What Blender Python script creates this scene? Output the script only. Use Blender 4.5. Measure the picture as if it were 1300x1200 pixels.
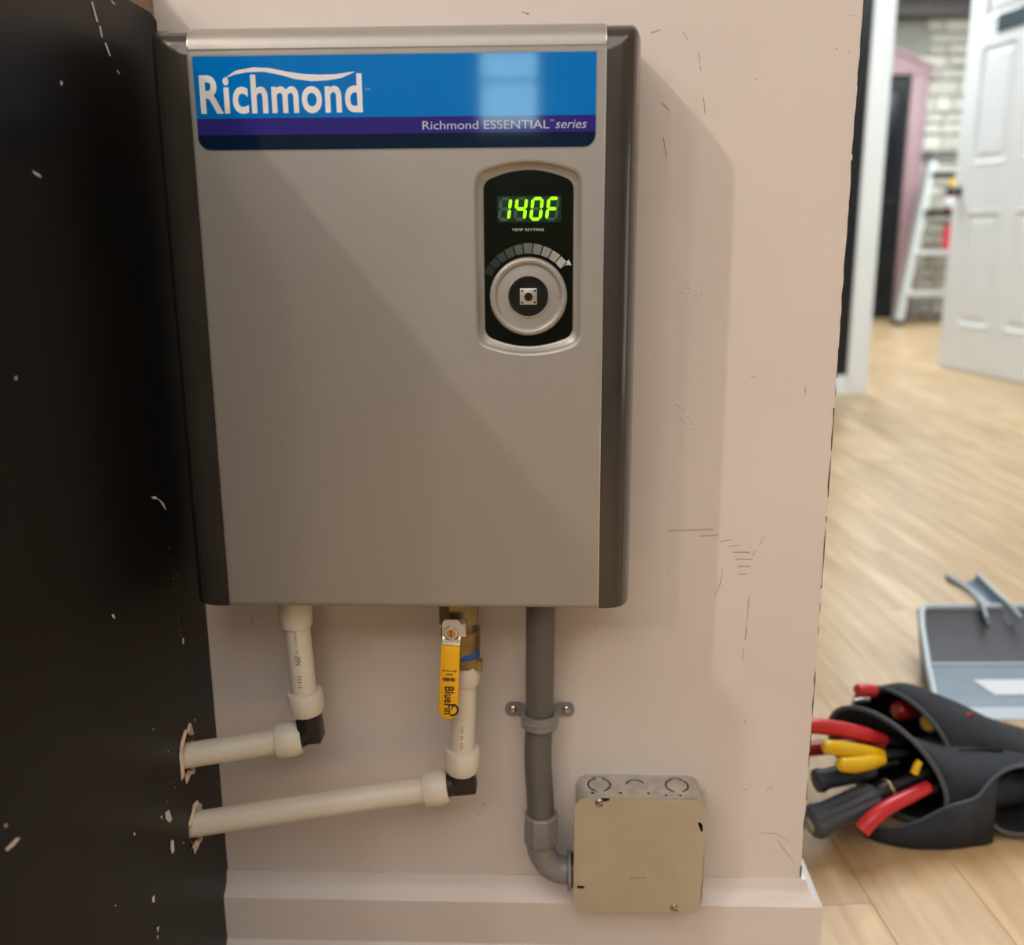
import bpy, bmesh, math, random
from mathutils import Vector, Matrix
R = math.radians
random.seed(7)
scene = bpy.context.scene
for o in list(bpy.data.objects):
    bpy.data.objects.remove(o)
COL = scene.collection

# ------------------------------------------------------------------ camera
cam_d = bpy.data.cameras.new('camera')
cam = bpy.data.objects.new('camera', cam_d)
COL.objects.link(cam)
cam_d.sensor_width = 36.0
cam_d.lens = 1245.0 / 1300.0 * 36.0
cam_d.clip_start = 0.02
cam.location = (0.0, -0.855, 0.73)
_p, _y, _r = R(13.55), R(2.05), R(-0.36)
_fw = Vector((-math.sin(_y) * math.cos(_p), math.cos(_y) * math.cos(_p), -math.sin(_p)))
_rt = _fw.cross(Vector((0, 0, 1))).normalized()
_up = _rt.cross(_fw)
_r2 = _rt * math.cos(_r) + _up * math.sin(_r)
_u2 = -_rt * math.sin(_r) + _up * math.cos(_r)
cam.rotation_euler = Matrix((_r2, _u2, -_fw)).transposed().to_euler()
cam_d.dof.use_dof = True
cam_d.dof.focus_distance = 0.80
cam_d.dof.aperture_fstop = 4.2
scene.camera = cam

# ------------------------------------------------------------------ world and lamps
w = bpy.data.worlds.new('world')
scene.world = w
w.use_nodes = True
w.node_tree.nodes['Background'].inputs[0].default_value = (0.93, 0.97, 1.0, 1)
w.node_tree.nodes['Background'].inputs[1].default_value = 0.13

def lamp(name, kind, loc, energy, color, radius=0.03, size=None, aim=None):
    d = bpy.data.lights.new(name, kind)
    d.energy = energy
    d.color = color
    if kind == 'AREA':
        d.shape = 'RECTANGLE'
        d.size, d.size_y = size
    else:
        d.shadow_soft_size = radius
    o = bpy.data.objects.new(name, d)
    COL.objects.link(o)
    o.location = loc
    if aim is not None:
        o.rotation_euler = (Vector(aim) - Vector(loc)).to_track_quat('-Z', 'Y').to_euler()
    return o

WARM = (1.0, 0.89, 0.79)
lamp('ceiling_bulb', 'POINT', (-1.56, -1.62, 2.50), 84, WARM, 0.028)
lamp('ceiling_bulb', 'POINT', (-1.55, -2.50, 1.90), 26, WARM, 0.04)
lamp('ceiling_bulb', 'POINT', (-1.07, -2.80, 2.40), 22, WARM, 0.05)
lamp('fill_light', 'AREA', (0.5, -2.5, 2.62), 48, (1.0, 0.95, 0.91), size=(2.4, 2.4), aim=(0.5, -2.5, 0))  # broad fill added in front of the heater wall, no fixture there
lamp('fill_light', 'AREA', (1.3, 2.0, 2.62), 84, (0.86, 0.95, 1.0), size=(1.2, 1.8), aim=(1.3, 2.2, 0))  # fill added to brighten the face of the open door
lamp('fill_light', 'AREA', (1.5, 5.3, 2.62), 85, (0.86, 0.95, 1.0), size=(1.2, 1.2), aim=(1.5, 5.3, 0))  # second added fill, reaching the door face from the far room
lamp('fill_light', 'AREA', (3.1, 6.6, 2.62), 80, (0.86, 0.95, 1.0), size=(1.2, 1.2), aim=(3.1, 6.6, 0))  # added fill for the stone wall and ladder

scene.view_settings.view_transform = 'Standard'
scene.view_settings.look = 'None'
scene.view_settings.gamma = 1.0
scene.view_settings.use_curve_mapping = False
scene.view_settings.exposure = -0.05

# ------------------------------------------------------------------ materials
def srgb(r, g, b):
    f = lambda c: (c / 255 / 12.92) if c / 255 <= 0.04045 else ((c / 255 + 0.055) / 1.055) ** 2.4
    return (f(r), f(g), f(b), 1.0)

def M(name, c, c2=None, rough=0.5, metal=0.0, scale=12.0, bump=0.0, bscale=120.0, spec=0.5, coat=0.0,
      emit=None, estr=0.0, stretch=None, random_tint=0.0, transmission=0.0, rvar=0.0):
    m = bpy.data.materials.new(name)
    m.use_nodes = True
    nt = m.node_tree
    b = nt.nodes['Principled BSDF']
    b.inputs['Base Color'].default_value = c
    b.inputs['Roughness'].default_value = rough
    b.inputs['Metallic'].default_value = metal
    b.inputs['Specular IOR Level'].default_value = spec
    b.inputs['Coat Weight'].default_value = coat
    b.inputs['Coat Roughness'].default_value = 0.04
    b.inputs['Transmission Weight'].default_value = transmission
    tc = nt.nodes.new('ShaderNodeTexCoord')
    mp = nt.nodes.new('ShaderNodeMapping')
    if stretch:
        mp.inputs['Scale'].default_value = stretch
    nt.links.new(tc.outputs['Object'], mp.inputs['Vector'])
    out = None
    if c2 is not None:
        n = nt.nodes.new('ShaderNodeTexNoise')
        n.inputs['Scale'].default_value = scale
        n.inputs['Detail'].default_value = 5
        nt.links.new(mp.outputs[0], n.inputs['Vector'])
        r = nt.nodes.new('ShaderNodeValToRGB')
        r.color_ramp.elements[0].position = 0.32
        r.color_ramp.elements[1].position = 0.68
        r.color_ramp.elements[0].color = c
        r.color_ramp.elements[1].color = c2
        nt.links.new(n.outputs['Fac'], r.inputs['Fac'])
        out = r.outputs['Color']
        if rvar:
            mr = nt.nodes.new('ShaderNodeMapRange')
            mr.inputs['To Min'].default_value = rough - rvar
            mr.inputs['To Max'].default_value = rough + rvar
            nt.links.new(n.outputs['Fac'], mr.inputs['Value'])
            nt.links.new(mr.outputs[0], b.inputs['Roughness'])
    if random_tint:
        oi = nt.nodes.new('ShaderNodeObjectInfo')
        hs = nt.nodes.new('ShaderNodeHueSaturation')
        mr = nt.nodes.new('ShaderNodeMapRange')
        mr.inputs['To Min'].default_value = 1 - random_tint
        mr.inputs['To Max'].default_value = 1 + random_tint
        nt.links.new(oi.outputs['Random'], mr.inputs['Value'])
        nt.links.new(mr.outputs[0], hs.inputs['Value'])
        if out:
            nt.links.new(out, hs.inputs['Color'])
        else:
            hs.inputs['Color'].default_value = c
        out = hs.outputs['Color']
        if stretch or c2 is not None:   # shift the grain from piece to piece
            ad = nt.nodes.new('ShaderNodeVectorMath')
            ad.operation = 'ADD'
            ml = nt.nodes.new('ShaderNodeMath')
            ml.operation = 'MULTIPLY'
            ml.inputs[1].default_value = 37.0
            nt.links.new(oi.outputs['Random'], ml.inputs[0])
            nt.links.new(tc.outputs['Object'], ad.inputs[0])
            nt.links.new(ml.outputs[0], ad.inputs[1])
            nt.links.new(ad.outputs[0], mp.inputs['Vector'])
    if out:
        nt.links.new(out, b.inputs['Base Color'])
    if bump:
        n2 = nt.nodes.new('ShaderNodeTexNoise')
        n2.inputs['Scale'].default_value = bscale
        n2.inputs['Detail'].default_value = 4
        nt.links.new(mp.outputs[0], n2.inputs['Vector'])
        bp = nt.nodes.new('ShaderNodeBump')
        bp.inputs['Strength'].default_value = bump
        bp.inputs['Distance'].default_value = 0.002
        nt.links.new(n2.outputs['Fac'], bp.inputs['Height'])
        nt.links.new(bp.outputs[0], b.inputs['Normal'])
    if emit:
        b.inputs['Emission Color'].default_value = emit
        b.inputs['Emission Strength'].default_value = estr
    return m

wall_paint = M('wall_paint', srgb(213, 204, 199), srgb(219, 210, 204), 0.5, scale=5, bump=0.05, bscale=90)
trim_paint = M('trim_paint', srgb(214, 205, 200), srgb(220, 211, 206), 0.38, scale=9, bump=0.04, bscale=60)
black_paint = M('black_wall_paint', srgb(13, 12, 11), srgb(20, 17, 16), 0.38, scale=6, bump=0.05, bscale=70, spec=0.22, rvar=0.06)
dark_edge = M('dark_edge_paint', srgb(22, 20, 20), rough=0.6)
plaster = M('bare_plaster', srgb(150, 118, 98), srgb(176, 150, 128), 0.9, scale=40, bump=0.3)
torn_paper = M('torn_white_paper', srgb(232, 222, 208), srgb(205, 182, 150), 0.85, scale=130, bump=0.4, bscale=300)
gypsum = M('brown_board', srgb(138, 104, 70), srgb(180, 150, 112), 0.95, scale=140, bump=0.6, bscale=300)
chip_white = M('chip_white', srgb(228, 224, 218), rough=0.7)
scuff_grey = M('scuff_grey', srgb(166, 148, 138), rough=0.7)
silver = M('silver_paint', srgb(158, 156, 152), srgb(163, 161, 157), 0.42, metal=0.4, scale=900, spec=0.5)
silver_edge = M('bare_sheet_edge', srgb(205, 200, 192), rough=0.3, metal=0.8)
cap_plastic = M('charcoal_plastic', srgb(56, 53, 49), srgb(60, 57, 53), 0.2, scale=30, coat=0.35)
label_blue = M('label_blue', srgb(0, 112, 196), srgb(0, 116, 202), 0.05, scale=8, spec=0.3)
label_purple = M('label_purple', srgb(44, 38, 122), srgb(47, 41, 126), 0.05, scale=8, spec=0.3)
label_navy = M('label_navy', srgb(8, 28, 52), srgb(10, 31, 57), 0.05, scale=8, spec=0.3)
label_grey = M('label_border', srgb(136, 140, 146), rough=0.25)
print_white = M('print_white', srgb(226, 228, 232), rough=0.25)
print_soft = M('print_soft_white', srgb(186, 192, 214), rough=0.25)
panel_black = M('panel_black', srgb(6, 13, 7), srgb(9, 18, 9), 0.10, scale=14, spec=0.3)  # green in the black stands in for the glow of the display
window_tint_glow = M('display_window', srgb(8, 30, 14), rough=0.2, emit=(0.0, 1.0, 0.05, 1), estr=0.010)  # faint emission stands in for LED light scattered around the digits
led_on = M('lit_led', srgb(90, 220, 0), rough=0.4, emit=(0.36, 1.0, 0.0, 1), estr=1.3)
led_off = M('unlit_led', srgb(52, 84, 72), rough=0.4)
knob_black = M('knob_black', srgb(15, 17, 15), rough=0.3)
pvc = M('ivory_pipe', srgb(224, 216, 200), srgb(230, 223, 209), 0.36, scale=30, spec=0.4)
elbow_black = M('black_elbow', srgb(24, 23, 24), srgb(34, 33, 34), 0.4, scale=60, bump=0.2, bscale=200)
brass = M('brass', srgb(126, 108, 72), srgb(160, 140, 98), 0.36, metal=0.85, scale=70, bump=0.15, bscale=260)
chrome = M('plated_steel', srgb(204, 199, 190), rough=0.3, metal=0.6)
screw_steel = M('screw_steel', srgb(196, 190, 180), rough=0.22, metal=0.95)
yellow_grip = M('yellow_grip', srgb(240, 176, 8), srgb(246, 186, 14), 0.38, scale=40)
ink = M('dark_ink', srgb(34, 30, 30), rough=0.6)
ink_soft = M('faded_ink', srgb(120, 92, 50), rough=0.6)
pipe_ink = M('pipe_ink', srgb(92, 80, 66), rough=0.6)
blue_tape = M('blue_sealant', srgb(44, 84, 170), rough=0.5)
conduit_grey = M('conduit_grey', srgb(94, 92, 90), srgb(101, 99, 96), 0.45, scale=30)
fitting_grey = M('fitting_grey', srgb(128, 126, 127), srgb(135, 133, 133), 0.4, scale=30)
galv = M('galvanised_steel', srgb(186, 184, 178), srgb(212, 210, 204), 0.36, metal=0.6, scale=90, stretch=(1, 1, 0.25), bump=0.05)
cover_tan = M('tan_cover_plate', srgb(184, 174, 154), srgb(190, 181, 161), 0.42, metal=0.25, scale=40, bump=0.04)
hole_dark = M('dark_hole', srgb(12, 11, 10), rough=0.8)
oak = M('oak_plank', srgb(178, 144, 102), srgb(212, 184, 144), 0.34, scale=3.4, stretch=(9, 0.9, 1), bump=0.03, random_tint=0.09)
subfloor = M('subfloor', srgb(96, 74, 50), srgb(110, 86, 58), 0.8, scale=20)
white_gloss = M('white_trim_paint', srgb(236, 240, 240), srgb(240, 243, 243), 0.35, scale=6)
door_white = M('door_white', srgb(226, 228, 228), srgb(232, 233, 233), 0.42, scale=6)
room_white = M('room_white', srgb(214, 212, 208), srgb(220, 218, 214), 0.7, scale=4)
pink_trim = M('pink_trim', srgb(172, 140, 145), srgb(178, 147, 151), 0.5, scale=6)
far_black = M('far_black_door', srgb(20, 23, 26), srgb(28, 32, 35), 0.35, scale=5)
stone_m = M('pale_stone', srgb(212, 206, 188), srgb(234, 235, 226), 0.85, scale=6, bump=0.4, bscale=30, random_tint=0.13)
mortar = M('grey_mortar', srgb(168, 168, 158), srgb(180, 180, 170), 0.9, scale=12)
aluminium = M('ladder_aluminium', srgb(214, 216, 214), srgb(224, 226, 224), 0.35, metal=0.3, scale=20)
sign_grey = M('sign_grey', srgb(62, 74, 78), rough=0.4)
knob_steel = M('door_knob', srgb(80, 84, 82), rough=0.3, metal=0.7)
beam_grey = M('beam_grey', srgb(120, 122, 128), srgb(130, 130, 136), 0.6, scale=4)
red_plastic = M('red_plastic', srgb(206, 44, 52), srgb(214, 52, 60), 0.35, scale=30)
red_dark = M('dark_red_plastic', srgb(140, 24, 30), rough=0.35)
yellow_plastic = M('yellow_plastic', srgb(236, 190, 20), rough=0.35)
tool_grey = M('tool_grey', srgb(66, 72, 82), srgb(74, 80, 90), 0.42, scale=30)
tool_black = M('tool_black', srgb(20, 20, 22), rough=0.45)
tool_steel = M('tool_steel', srgb(150, 150, 150), rough=0.3, metal=0.9)
canvas = M('black_canvas', srgb(36, 41, 48), srgb(45, 50, 58), 0.8, scale=60, bump=0.5, bscale=900)
lining = M('black_lining', srgb(12, 12, 14), rough=0.9)
binding = M('grey_binding', srgb(80, 85, 92), rough=0.75)
red_thread = M('red_tag', srgb(196, 50, 56), rough=0.7)
pan_blue = M('pan_grey_blue', srgb(132, 148, 164), srgb(138, 154, 170), 0.4, scale=20)
pan_dark = M('pan_dark_grey', srgb(92, 94, 102), srgb(97, 99, 107), 0.5, scale=20)
pan_rim = M('pan_pale_rim', srgb(190, 204, 214), rough=0.35)
paper_white = M('sticker_white', srgb(226, 230, 234), rough=0.5)
window_glow = M('window_daylight', srgb(200, 220, 230), rough=0.3, emit=(0.52, 0.92, 1.0, 1), estr=12.0)
side_glow = M('added_side_glow', srgb(220, 228, 232), rough=0.3, emit=(0.95, 0.98, 1.0, 1), estr=1.6)  # glow of the added side window
rear_brown = M('rear_wall_paint', srgb(112, 100, 90), srgb(120, 108, 98), 0.7, scale=4)

# ------------------------------------------------------------------ mesh helpers
def setup(o, parent, label=None, cat=None, group=None, kind=None):
    if parent is not None:
        o.parent = parent
    if label:
        o['label'] = label
    if cat:
        o['category'] = cat
    if group:
        o['group'] = group
    if kind:
        o['kind'] = kind
    return o

def thing(name, label, cat, loc, rotz=0.0, group=None):
    o = bpy.data.objects.new(name, None)
    COL.objects.link(o)
    o.location = loc
    o.rotation_euler.z = rotz
    o.empty_display_size = 0.02
    return setup(o, None, label, cat, group)

def obj(name, geo, mat, parent=None, smooth=True, angle=35, **kw):
    """geo: (verts, faces) in world metres; kept in world place when parented."""
    me = bpy.data.meshes.new(name)
    if isinstance(geo, bmesh.types.BMesh):
        geo.to_mesh(me)
        geo.free()
    else:
        me.from_pydata([tuple(v) for v in geo[0]], [], [tuple(f) for f in geo[1]])
    b = bmesh.new()
    b.from_mesh(me)
    bmesh.ops.recalc_face_normals(b, faces=b.faces)
    b.to_mesh(me)
    b.free()
    mats = mat if isinstance(mat, (list, tuple)) else [mat]
    for m in mats:
        me.materials.append(m)
    if smooth:
        for p in me.polygons:
            p.use_smooth = True
        me.set_sharp_from_angle(angle=R(angle))
    o = bpy.data.objects.new(name, me)
    COL.objects.link(o)
    if parent is not None:
        root = Matrix.Identity(4)
        chain = []
        q = parent
        while q is not None:
            chain.append(q)
            q = q.parent
        for q in reversed(chain):
            root = root @ (Matrix.Translation(q.location) @ q.rotation_euler.to_matrix().to_4x4() @ Matrix.Diagonal(q.scale).to_4x4())
        me.transform(root.inverted())
    setup(o, parent, **kw)
    return o

def join(*geos):
    V, Fc = [], []
    for v, f in geos:
        n = len(V)
        V += [tuple(q) for q in v]
        Fc += [tuple(i + n for i in t) for t in f]
    return V, Fc

def xf(geo, m):
    return [m @ Vector(v) for v in geo[0]], geo[1]

def box(x0, x1, y0, y1, z0, z1, ch=0.0):
    if ch <= 0:
        v = [(x0, y0, z0), (x1, y0, z0), (x1, y1, z0), (x0, y1, z0), (x0, y0, z1), (x1, y0, z1), (x1, y1, z1), (x0, y1, z1)]
        f = [(3, 2, 1, 0), (4, 5, 6, 7), (0, 1, 5, 4), (1, 2, 6, 5), (2, 3, 7, 6), (3, 0, 4, 7)]
        return v, f
    b = bmesh.new()
    v, f = box(x0, x1, y0, y1, z0, z1)
    vs = [b.verts.new(q) for q in v]
    for t in f:
        b.faces.new([vs[i] for i in t])
    bmesh.ops.bevel(b, geom=b.edges[:], offset=ch, segments=2, affect='EDGES', profile=0.5)
    b.verts.ensure_lookup_table()
    b.verts.index_update()
    out = [v.co.copy() for v in b.verts], [[q.index for q in fc.verts] for fc in b.faces]
    b.free()
    return out

def spline(pts, n=8):
    P = [Vector(p) for p in pts]
    if len(P) < 3:
        return P
    P = [P[0] * 2 - P[1]] + P + [P[-1] * 2 - P[-2]]
    out = []
    for i in range(1, len(P) - 2):
        a, b, c, d = P[i - 1:i + 3]
        for k in range(n):
            t = k / n
            out.append(0.5 * (2 * b + (c - a) * t + (2 * a - 5 * b + 4 * c - d) * t * t + (3 * b - a - 3 * c + d) * t ** 3))
    out.append(P[-2])
    return out

def tube(pts, rad, seg=20, caps=True, closed=False, flat=1.0):
    P = [Vector(p) for p in pts]
    n = len(P)
    if not isinstance(rad, (list, tuple)):
        rad = [rad] * n
    elif len(rad) != n:
        rr = []
        for i in range(n):
            t = i / (n - 1) * (len(rad) - 1)
            k = min(int(t), len(rad) - 2)
            rr.append(rad[k] + (rad[k + 1] - rad[k]) * (t - k))
        rad = rr
    def tan(i):
        if closed:
            return (P[(i + 1) % n] - P[i - 1]).normalized()
        return (P[min(i + 1, n - 1)] - P[max(i - 1, 0)]).normalized()
    t = tan(0)
    u = t.cross(Vector((0, 0, 1)))
    if u.length < 0.1:
        u = t.cross(Vector((0, 1, 0)))
    u.normalize()
    V, Fc = [], []
    for i in range(n):
        t = tan(i)
        u = (u - t * u.dot(t)).normalized()
        v = t.cross(u)
        for k in range(seg):
            a = 2 * math.pi * k / seg
            V.append(P[i] + (u * math.cos(a) + v * math.sin(a) * flat) * rad[i])
    m = n if closed else n - 1
    for i in range(m):
        j = (i + 1) % n
        for k in range(seg):
            l = (k + 1) % seg
            Fc.append((i * seg + k, i * seg + l, j * seg + l, j * seg + k))
    if caps and not closed:
        Fc.append(tuple(range(seg))[::-1])
        Fc.append(tuple((n - 1) * seg + k for k in range(seg)))
    return V, Fc

def lathe(profile, o, axis, seg=32, ref=None, caps=True):
    """profile: (radius, height along axis)."""
    o, a = Vector(o), Vector(axis).normalized()
    u = Vector(ref) if ref else a.cross(Vector((0.3, 0.5, 0.81)))
    u = (u - a * u.dot(a)).normalized()
    v = a.cross(u)
    V, Fc = [], []
    for r, h in profile:
        r = max(r, 1e-5)
        for k in range(seg):
            t = 2 * math.pi * k / seg
            V.append(o + a * h + (u * math.cos(t) + v * math.sin(t)) * r)
    for i in range(len(profile) - 1):
        for k in range(seg):
            l = (k + 1) % seg
            Fc.append((i * seg + k, i * seg + l, (i + 1) * seg + l, (i + 1) * seg + k))
    if caps:
        Fc.append(tuple(range(seg))[::-1])
        Fc.append(tuple((len(profile) - 1) * seg + k for k in range(seg)))
    return V, Fc

def prism(poly, y0, y1):
    """poly of (x, z), solid between depth y0 and y1."""
    n = len(poly)
    V = [(x, y0, z) for x, z in poly] + [(x, y1, z) for x, z in poly]
    Fc = [tuple(range(n)), tuple(range(2 * n - 1, n - 1, -1))]
    Fc += [(i, (i + 1) % n, n + (i + 1) % n, n + i) for i in range(n)]
    return V, Fc

def prism_x(poly, x0, x1):
    """poly of (y, z), solid between x0 and x1."""
    n = len(poly)
    V = [(x0, y, z) for y, z in poly] + [(x1, y, z) for y, z in poly]
    Fc = [tuple(range(n)), tuple(range(2 * n - 1, n - 1, -1))]
    Fc += [(i, (i + 1) % n, n + (i + 1) % n, n + i) for i in range(n)]
    return V, Fc

def rrect(x0, x1, z0, z1, r, seg=6, corners=(1, 1, 1, 1)):
    """corners: bl, br, tr, tl rounded or not."""
    out = []
    for (cx, cz, a0), on in zip(((x0 + r, z0 + r, 180), (x1 - r, z0 + r, 270), (x1 - r, z1 - r, 0), (x0 + r, z1 - r, 90)), corners):
        if on:
            for k in range(seg + 1):
                a = R(a0 + 90 * k / seg)
                out.append((cx + r * math.cos(a), cz + r * math.sin(a)))
        else:
            out.append((x0 if cx < (x0 + x1) / 2 else x1, z0 if cz < (z0 + z1) / 2 else z1))
    return out

def fill_holes(outer, holes, put):
    """flat face with holes; put maps a 2d point to 3d."""
    b = bmesh.new()
    edges = []
    for loop in [outer] + holes:
        vs = [b.verts.new(put(p)) for p in loop]
        edges += [b.edges.new((vs[i], vs[(i + 1) % len(vs)])) for i in range(len(vs))]
    bmesh.ops.triangle_fill(b, use_beauty=True, use_dissolve=False, edges=edges)
    b.verts.index_update()
    out = [v.co.copy() for v in b.verts], [[q.index for q in fc.verts] for fc in b.faces]
    b.free()
    return out

def band(l0, l1):
    """quads between two loops of 3d points."""
    n = len(l0)
    return [Vector(p) for p in l0] + [Vector(p) for p in l1], [(i, (i + 1) % n, n + (i + 1) % n, n + i) for i in range(n)]

def text_geo(s, bold=0.0, shear=0.0, spacing=1.0):
    cu = bpy.data.curves.new('t', 'FONT')
    cu.body = s
    cu.size = 1.0
    cu.offset = bold
    cu.shear = shear
    cu.space_character = spacing
    cu.extrude = 0.0
    cu.resolution_u = 4
    o = bpy.data.objects.new('t', cu)
    COL.objects.link(o)
    dg = bpy.context.evaluated_depsgraph_get()
    me = bpy.data.meshes.new_from_object(o.evaluated_get(dg))
    geo = [v.co.copy() for v in me.vertices], [tuple(p.vertices) for p in me.polygons]
    bpy.data.objects.remove(o)
    bpy.data.curves.remove(cu)
    bpy.data.meshes.remove(me)
    return geo

def text_fit(s, x0, x1, z0, z1, y, **kw):
    """flat lettering on a plane of constant y, fitted to a box."""
    v, f = text_geo(s, **kw)
    ax, bx = min(p.x for p in v), max(p.x for p in v)
    az, bz = min(p.y for p in v), max(p.y for p in v)
    V = [Vector((x0 + (p.x - ax) / (bx - ax) * (x1 - x0), y, z0 + (p.y - az) / (bz - az) * (z1 - z0))) for p in v]
    return V, f

def stroke(pts, wd, y):
    """thin flat mark along (x, z) points on a plane of constant y."""
    V, Fc = [], []
    n = len(pts)
    for i, (x, z) in enumerate(pts):
        a, b = pts[max(i - 1, 0)], pts[min(i + 1, n - 1)]
        d = Vector((b[0] - a[0], b[1] - a[1])).normalized()
        k = wd * (0.35 if i in (0, n - 1) and n > 2 else 1.0) * 0.5
        V += [(x - d.y * k, y, z + d.x * k), (x + d.y * k, y, z - d.x * k)]
    for i in range(n - 1):
        Fc.append((2 * i, 2 * i + 1, 2 * i + 3, 2 * i + 2))
    return V, Fc

# ================================================================== THE SETTING
WX0, WX1 = -0.319, 0.2515          # inner face of the black side wall, free end of the partition
# --- floor: sub-floor slab and single planks (running away from the partition)
floor = obj('floor', box(-3.2, 5.2, -4.2, 8.6, -0.08, -0.007), subfloor, smooth=False, kind='structure')
PW, PL = 0.125, 1.22
plank_src = box(0, PW - 0.0004, 0, PL - 0.0005, -0.009, 0.0)
b_ = bmesh.new()
vs_ = [b_.verts.new(q) for q in plank_src[0]]
for t_ in plank_src[1]:
    b_.faces.new([vs_[i] for i in t_])
b_.edges.ensure_lookup_table()
bmesh.ops.bevel(b_, geom=[e for e in b_.edges if all(v.co.z > -0.001 for v in e.verts)], offset=0.0005, segments=1, affect='EDGES')
plank_me = bpy.data.meshes.new('plank')
b_.to_mesh(plank_me)
b_.free()
plank_me.materials.append(oak)
tilt = R(5.0)
cand = []
for i in range(-40, 52):
    off = random.random() * PL
    for j in range(-6, 9):
        lx, ly = i * PW, j * PL + off - 0.6
        c_ = Matrix.Rotation(tilt, 2) @ Vector((lx + PW / 2, ly + PL / 2))
        if not (-3.1 < c_.x < 5.1 and -3.7 < c_.y < 8.1):
            continue
        pts = [Matrix.Rotation(tilt, 2) @ Vector((lx + PW * a, ly + PL * b)) for a in (0, 1) for b in (0, 0.5, 1)]
        # how far outside the part of the floor that shows past the free end of the partition
        miss = min(max(0.12 + 0.20 * (q.y + 0.855) - q.x, q.x - 0.25 - 0.64 * (q.y + 0.855), -0.35 - q.y, q.x - 3.9, 0.0) for q in pts)
        cand.append((miss, random.random(), Matrix.Rotation(tilt, 2) @ Vector((lx, ly))))
cand.sort(key=lambda c: c[:2])
for miss, _, p in cand[:295]:
    o = bpy.data.objects.new('plank', plank_me)
    COL.objects.link(o)
    o.location = (p.x, p.y, 0)
    o.rotation_euler.z = tilt
    o.parent = floor
pv = [v.co.copy() for v in plank_me.vertices]
pf_ = [tuple(q.vertices) for q in plank_me.polygons]
V_, F_ = [], []
for miss, _, p in cand[295:]:
    n_ = len(V_)
    mt_ = Matrix.Translation((p.x, p.y, 0)) @ Matrix.Rotation(tilt, 4, 'Z')
    V_ += [mt_ @ v for v in pv]
    F_ += [tuple(k + n_ for k in q) for q in pf_]
obj('plank_rest', (V_, F_), oak, floor, smooth=False, kind='stuff')

# --- the partition that carries the heater
wall_back = obj('wall_back', box(WX0 - 0.35, WX1, 0.0, 0.115, -0.005, 2.70), wall_paint, smooth=False, kind='structure')
pts = []
z = 0.10
L_, R_ = [], []
while z < 1.30:                       # worn dark corner edge
    L_.append((WX1 - 0.0002 - random.random() ** 3 * 0.0010, -0.0004, z))
    R_.append((WX1 + 0.0001 + random.random() * 0.0003, -0.0004, z))
    z += random.uniform(0.004, 0.016)
V_ = L_ + R_
n_ = len(L_)
obj('worn_edge', (V_, [(i, i + 1, n_ + i + 1, n_ + i) for i in range(n_ - 1) if random.random() < 0.7]), dark_edge, wall_back, smooth=False)
SC = [[(0.0835, 0.8886), (0.091, 0.8908)], [(0.1093, 0.8894), (0.114, 0.8823)], [(0.1226, 0.8727), (0.1235, 0.8655)], [(0.1236, 0.8632), (0.125, 0.8596)], [(0.1277, 0.839), (0.1295, 0.8269)], [(0.1103, 0.4698), (0.1507, 0.4715)], [(0.1389, 0.4647), (0.1558, 0.4663)], [(0.1575, 0.4596), (0.1673, 0.4619)], [(0.1648, 0.4552), (0.1747, 0.4567)], [(0.1693, 0.4499), (0.1849, 0.45)], [(0.1725, 0.4432), (0.1881, 0.4433)], [(0.1749, 0.4364), (0.1856, 0.4365)], [(0.176, 0.4289), (0.1831, 0.4289)], [(0.1969, 0.4643), (0.1931, 0.4568)], [(0.1905, 0.4523), (0.1872, 0.4463)], [(0.1863, 0.4083), (0.186, 0.3991), (0.1855, 0.3821)], [(0.1856, 0.3782), (0.1849, 0.3649)], [(0.1838, 0.3571), (0.183, 0.3428)], [(0.1614, 0.4356), (0.1593, 0.4189), (0.1534, 0.405)], [(0.2085, 0.1624), (0.2245, 0.1627), (0.2388, 0.1525)], [(0.2248, 0.1575), (0.2331, 0.1454), (0.244, 0.1298)], [(0.2121, 0.2088), (0.2194, 0.2139)], [(0.191, 0.2093), (0.1939, 0.211)], [(-0.0168, 0.904), (-0.0149, 0.9039)], [(-0.2757, 0.3856), (-0.2756, 0.3769)], [(-0.2697, 0.3856), (-0.2692, 0.3824)], [(-0.062, 0.1866), (-0.0588, 0.191)], [(-0.066, 0.1779), (-0.0644, 0.1805)], [(-0.0206, 0.9058), (-0.0143, 0.9045)], [(0.0462, 0.3763), (0.047, 0.3732)], [(0.2249, 0.6019), (0.2253, 0.595)], [(0.1769, 0.6102), (0.1823, 0.6095)], [(0.1881, 0.2833), (0.1898, 0.2801)], [(0.0939, 0.8358), (0.1005, 0.8296)], [(0.096, 0.8082), (0.099, 0.7926)]]
for s_ in SC:
    obj('scuff_mark', stroke(s_, random.uniform(0.0005, 0.0009), -0.00035), scuff_grey, wall_back, smooth=False)
DT = [(0.1182, 0.6899), (0.121, 0.6859), (0.1158, 0.682), (0.1225, 0.6819), (0.12, 0.678), (0.128, 0.6793), (0.1234, 0.6951), (0.1173, 0.6767), (0.1079, 0.6998), (0.1255, 0.674), (0.1182, 0.5726), (0.1211, 0.5698), (0.1244, 0.5741), (0.1226, 0.5663), (0.128, 0.5684), (0.1263, 0.5783), (0.1164, 0.5839), (0.1136, 0.5853), (0.1193, 0.5811), (0.1296, 0.5635), (0.1121, 0.4579), (0.1138, 0.4489), (0.1134, 0.4399), (0.1122, 0.4323), (0.1171, 0.414), (0.2297, 0.899), (0.2421, 0.8994), (0.2327, 0.8749), (0.2429, 0.8724), (0.1319, 0.6819), (0.1512, 0.699), (0.1124, 0.4504), (0.1697, 0.8531), (0.1745, 0.8215), (0.1703, 0.8167)]
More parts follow.
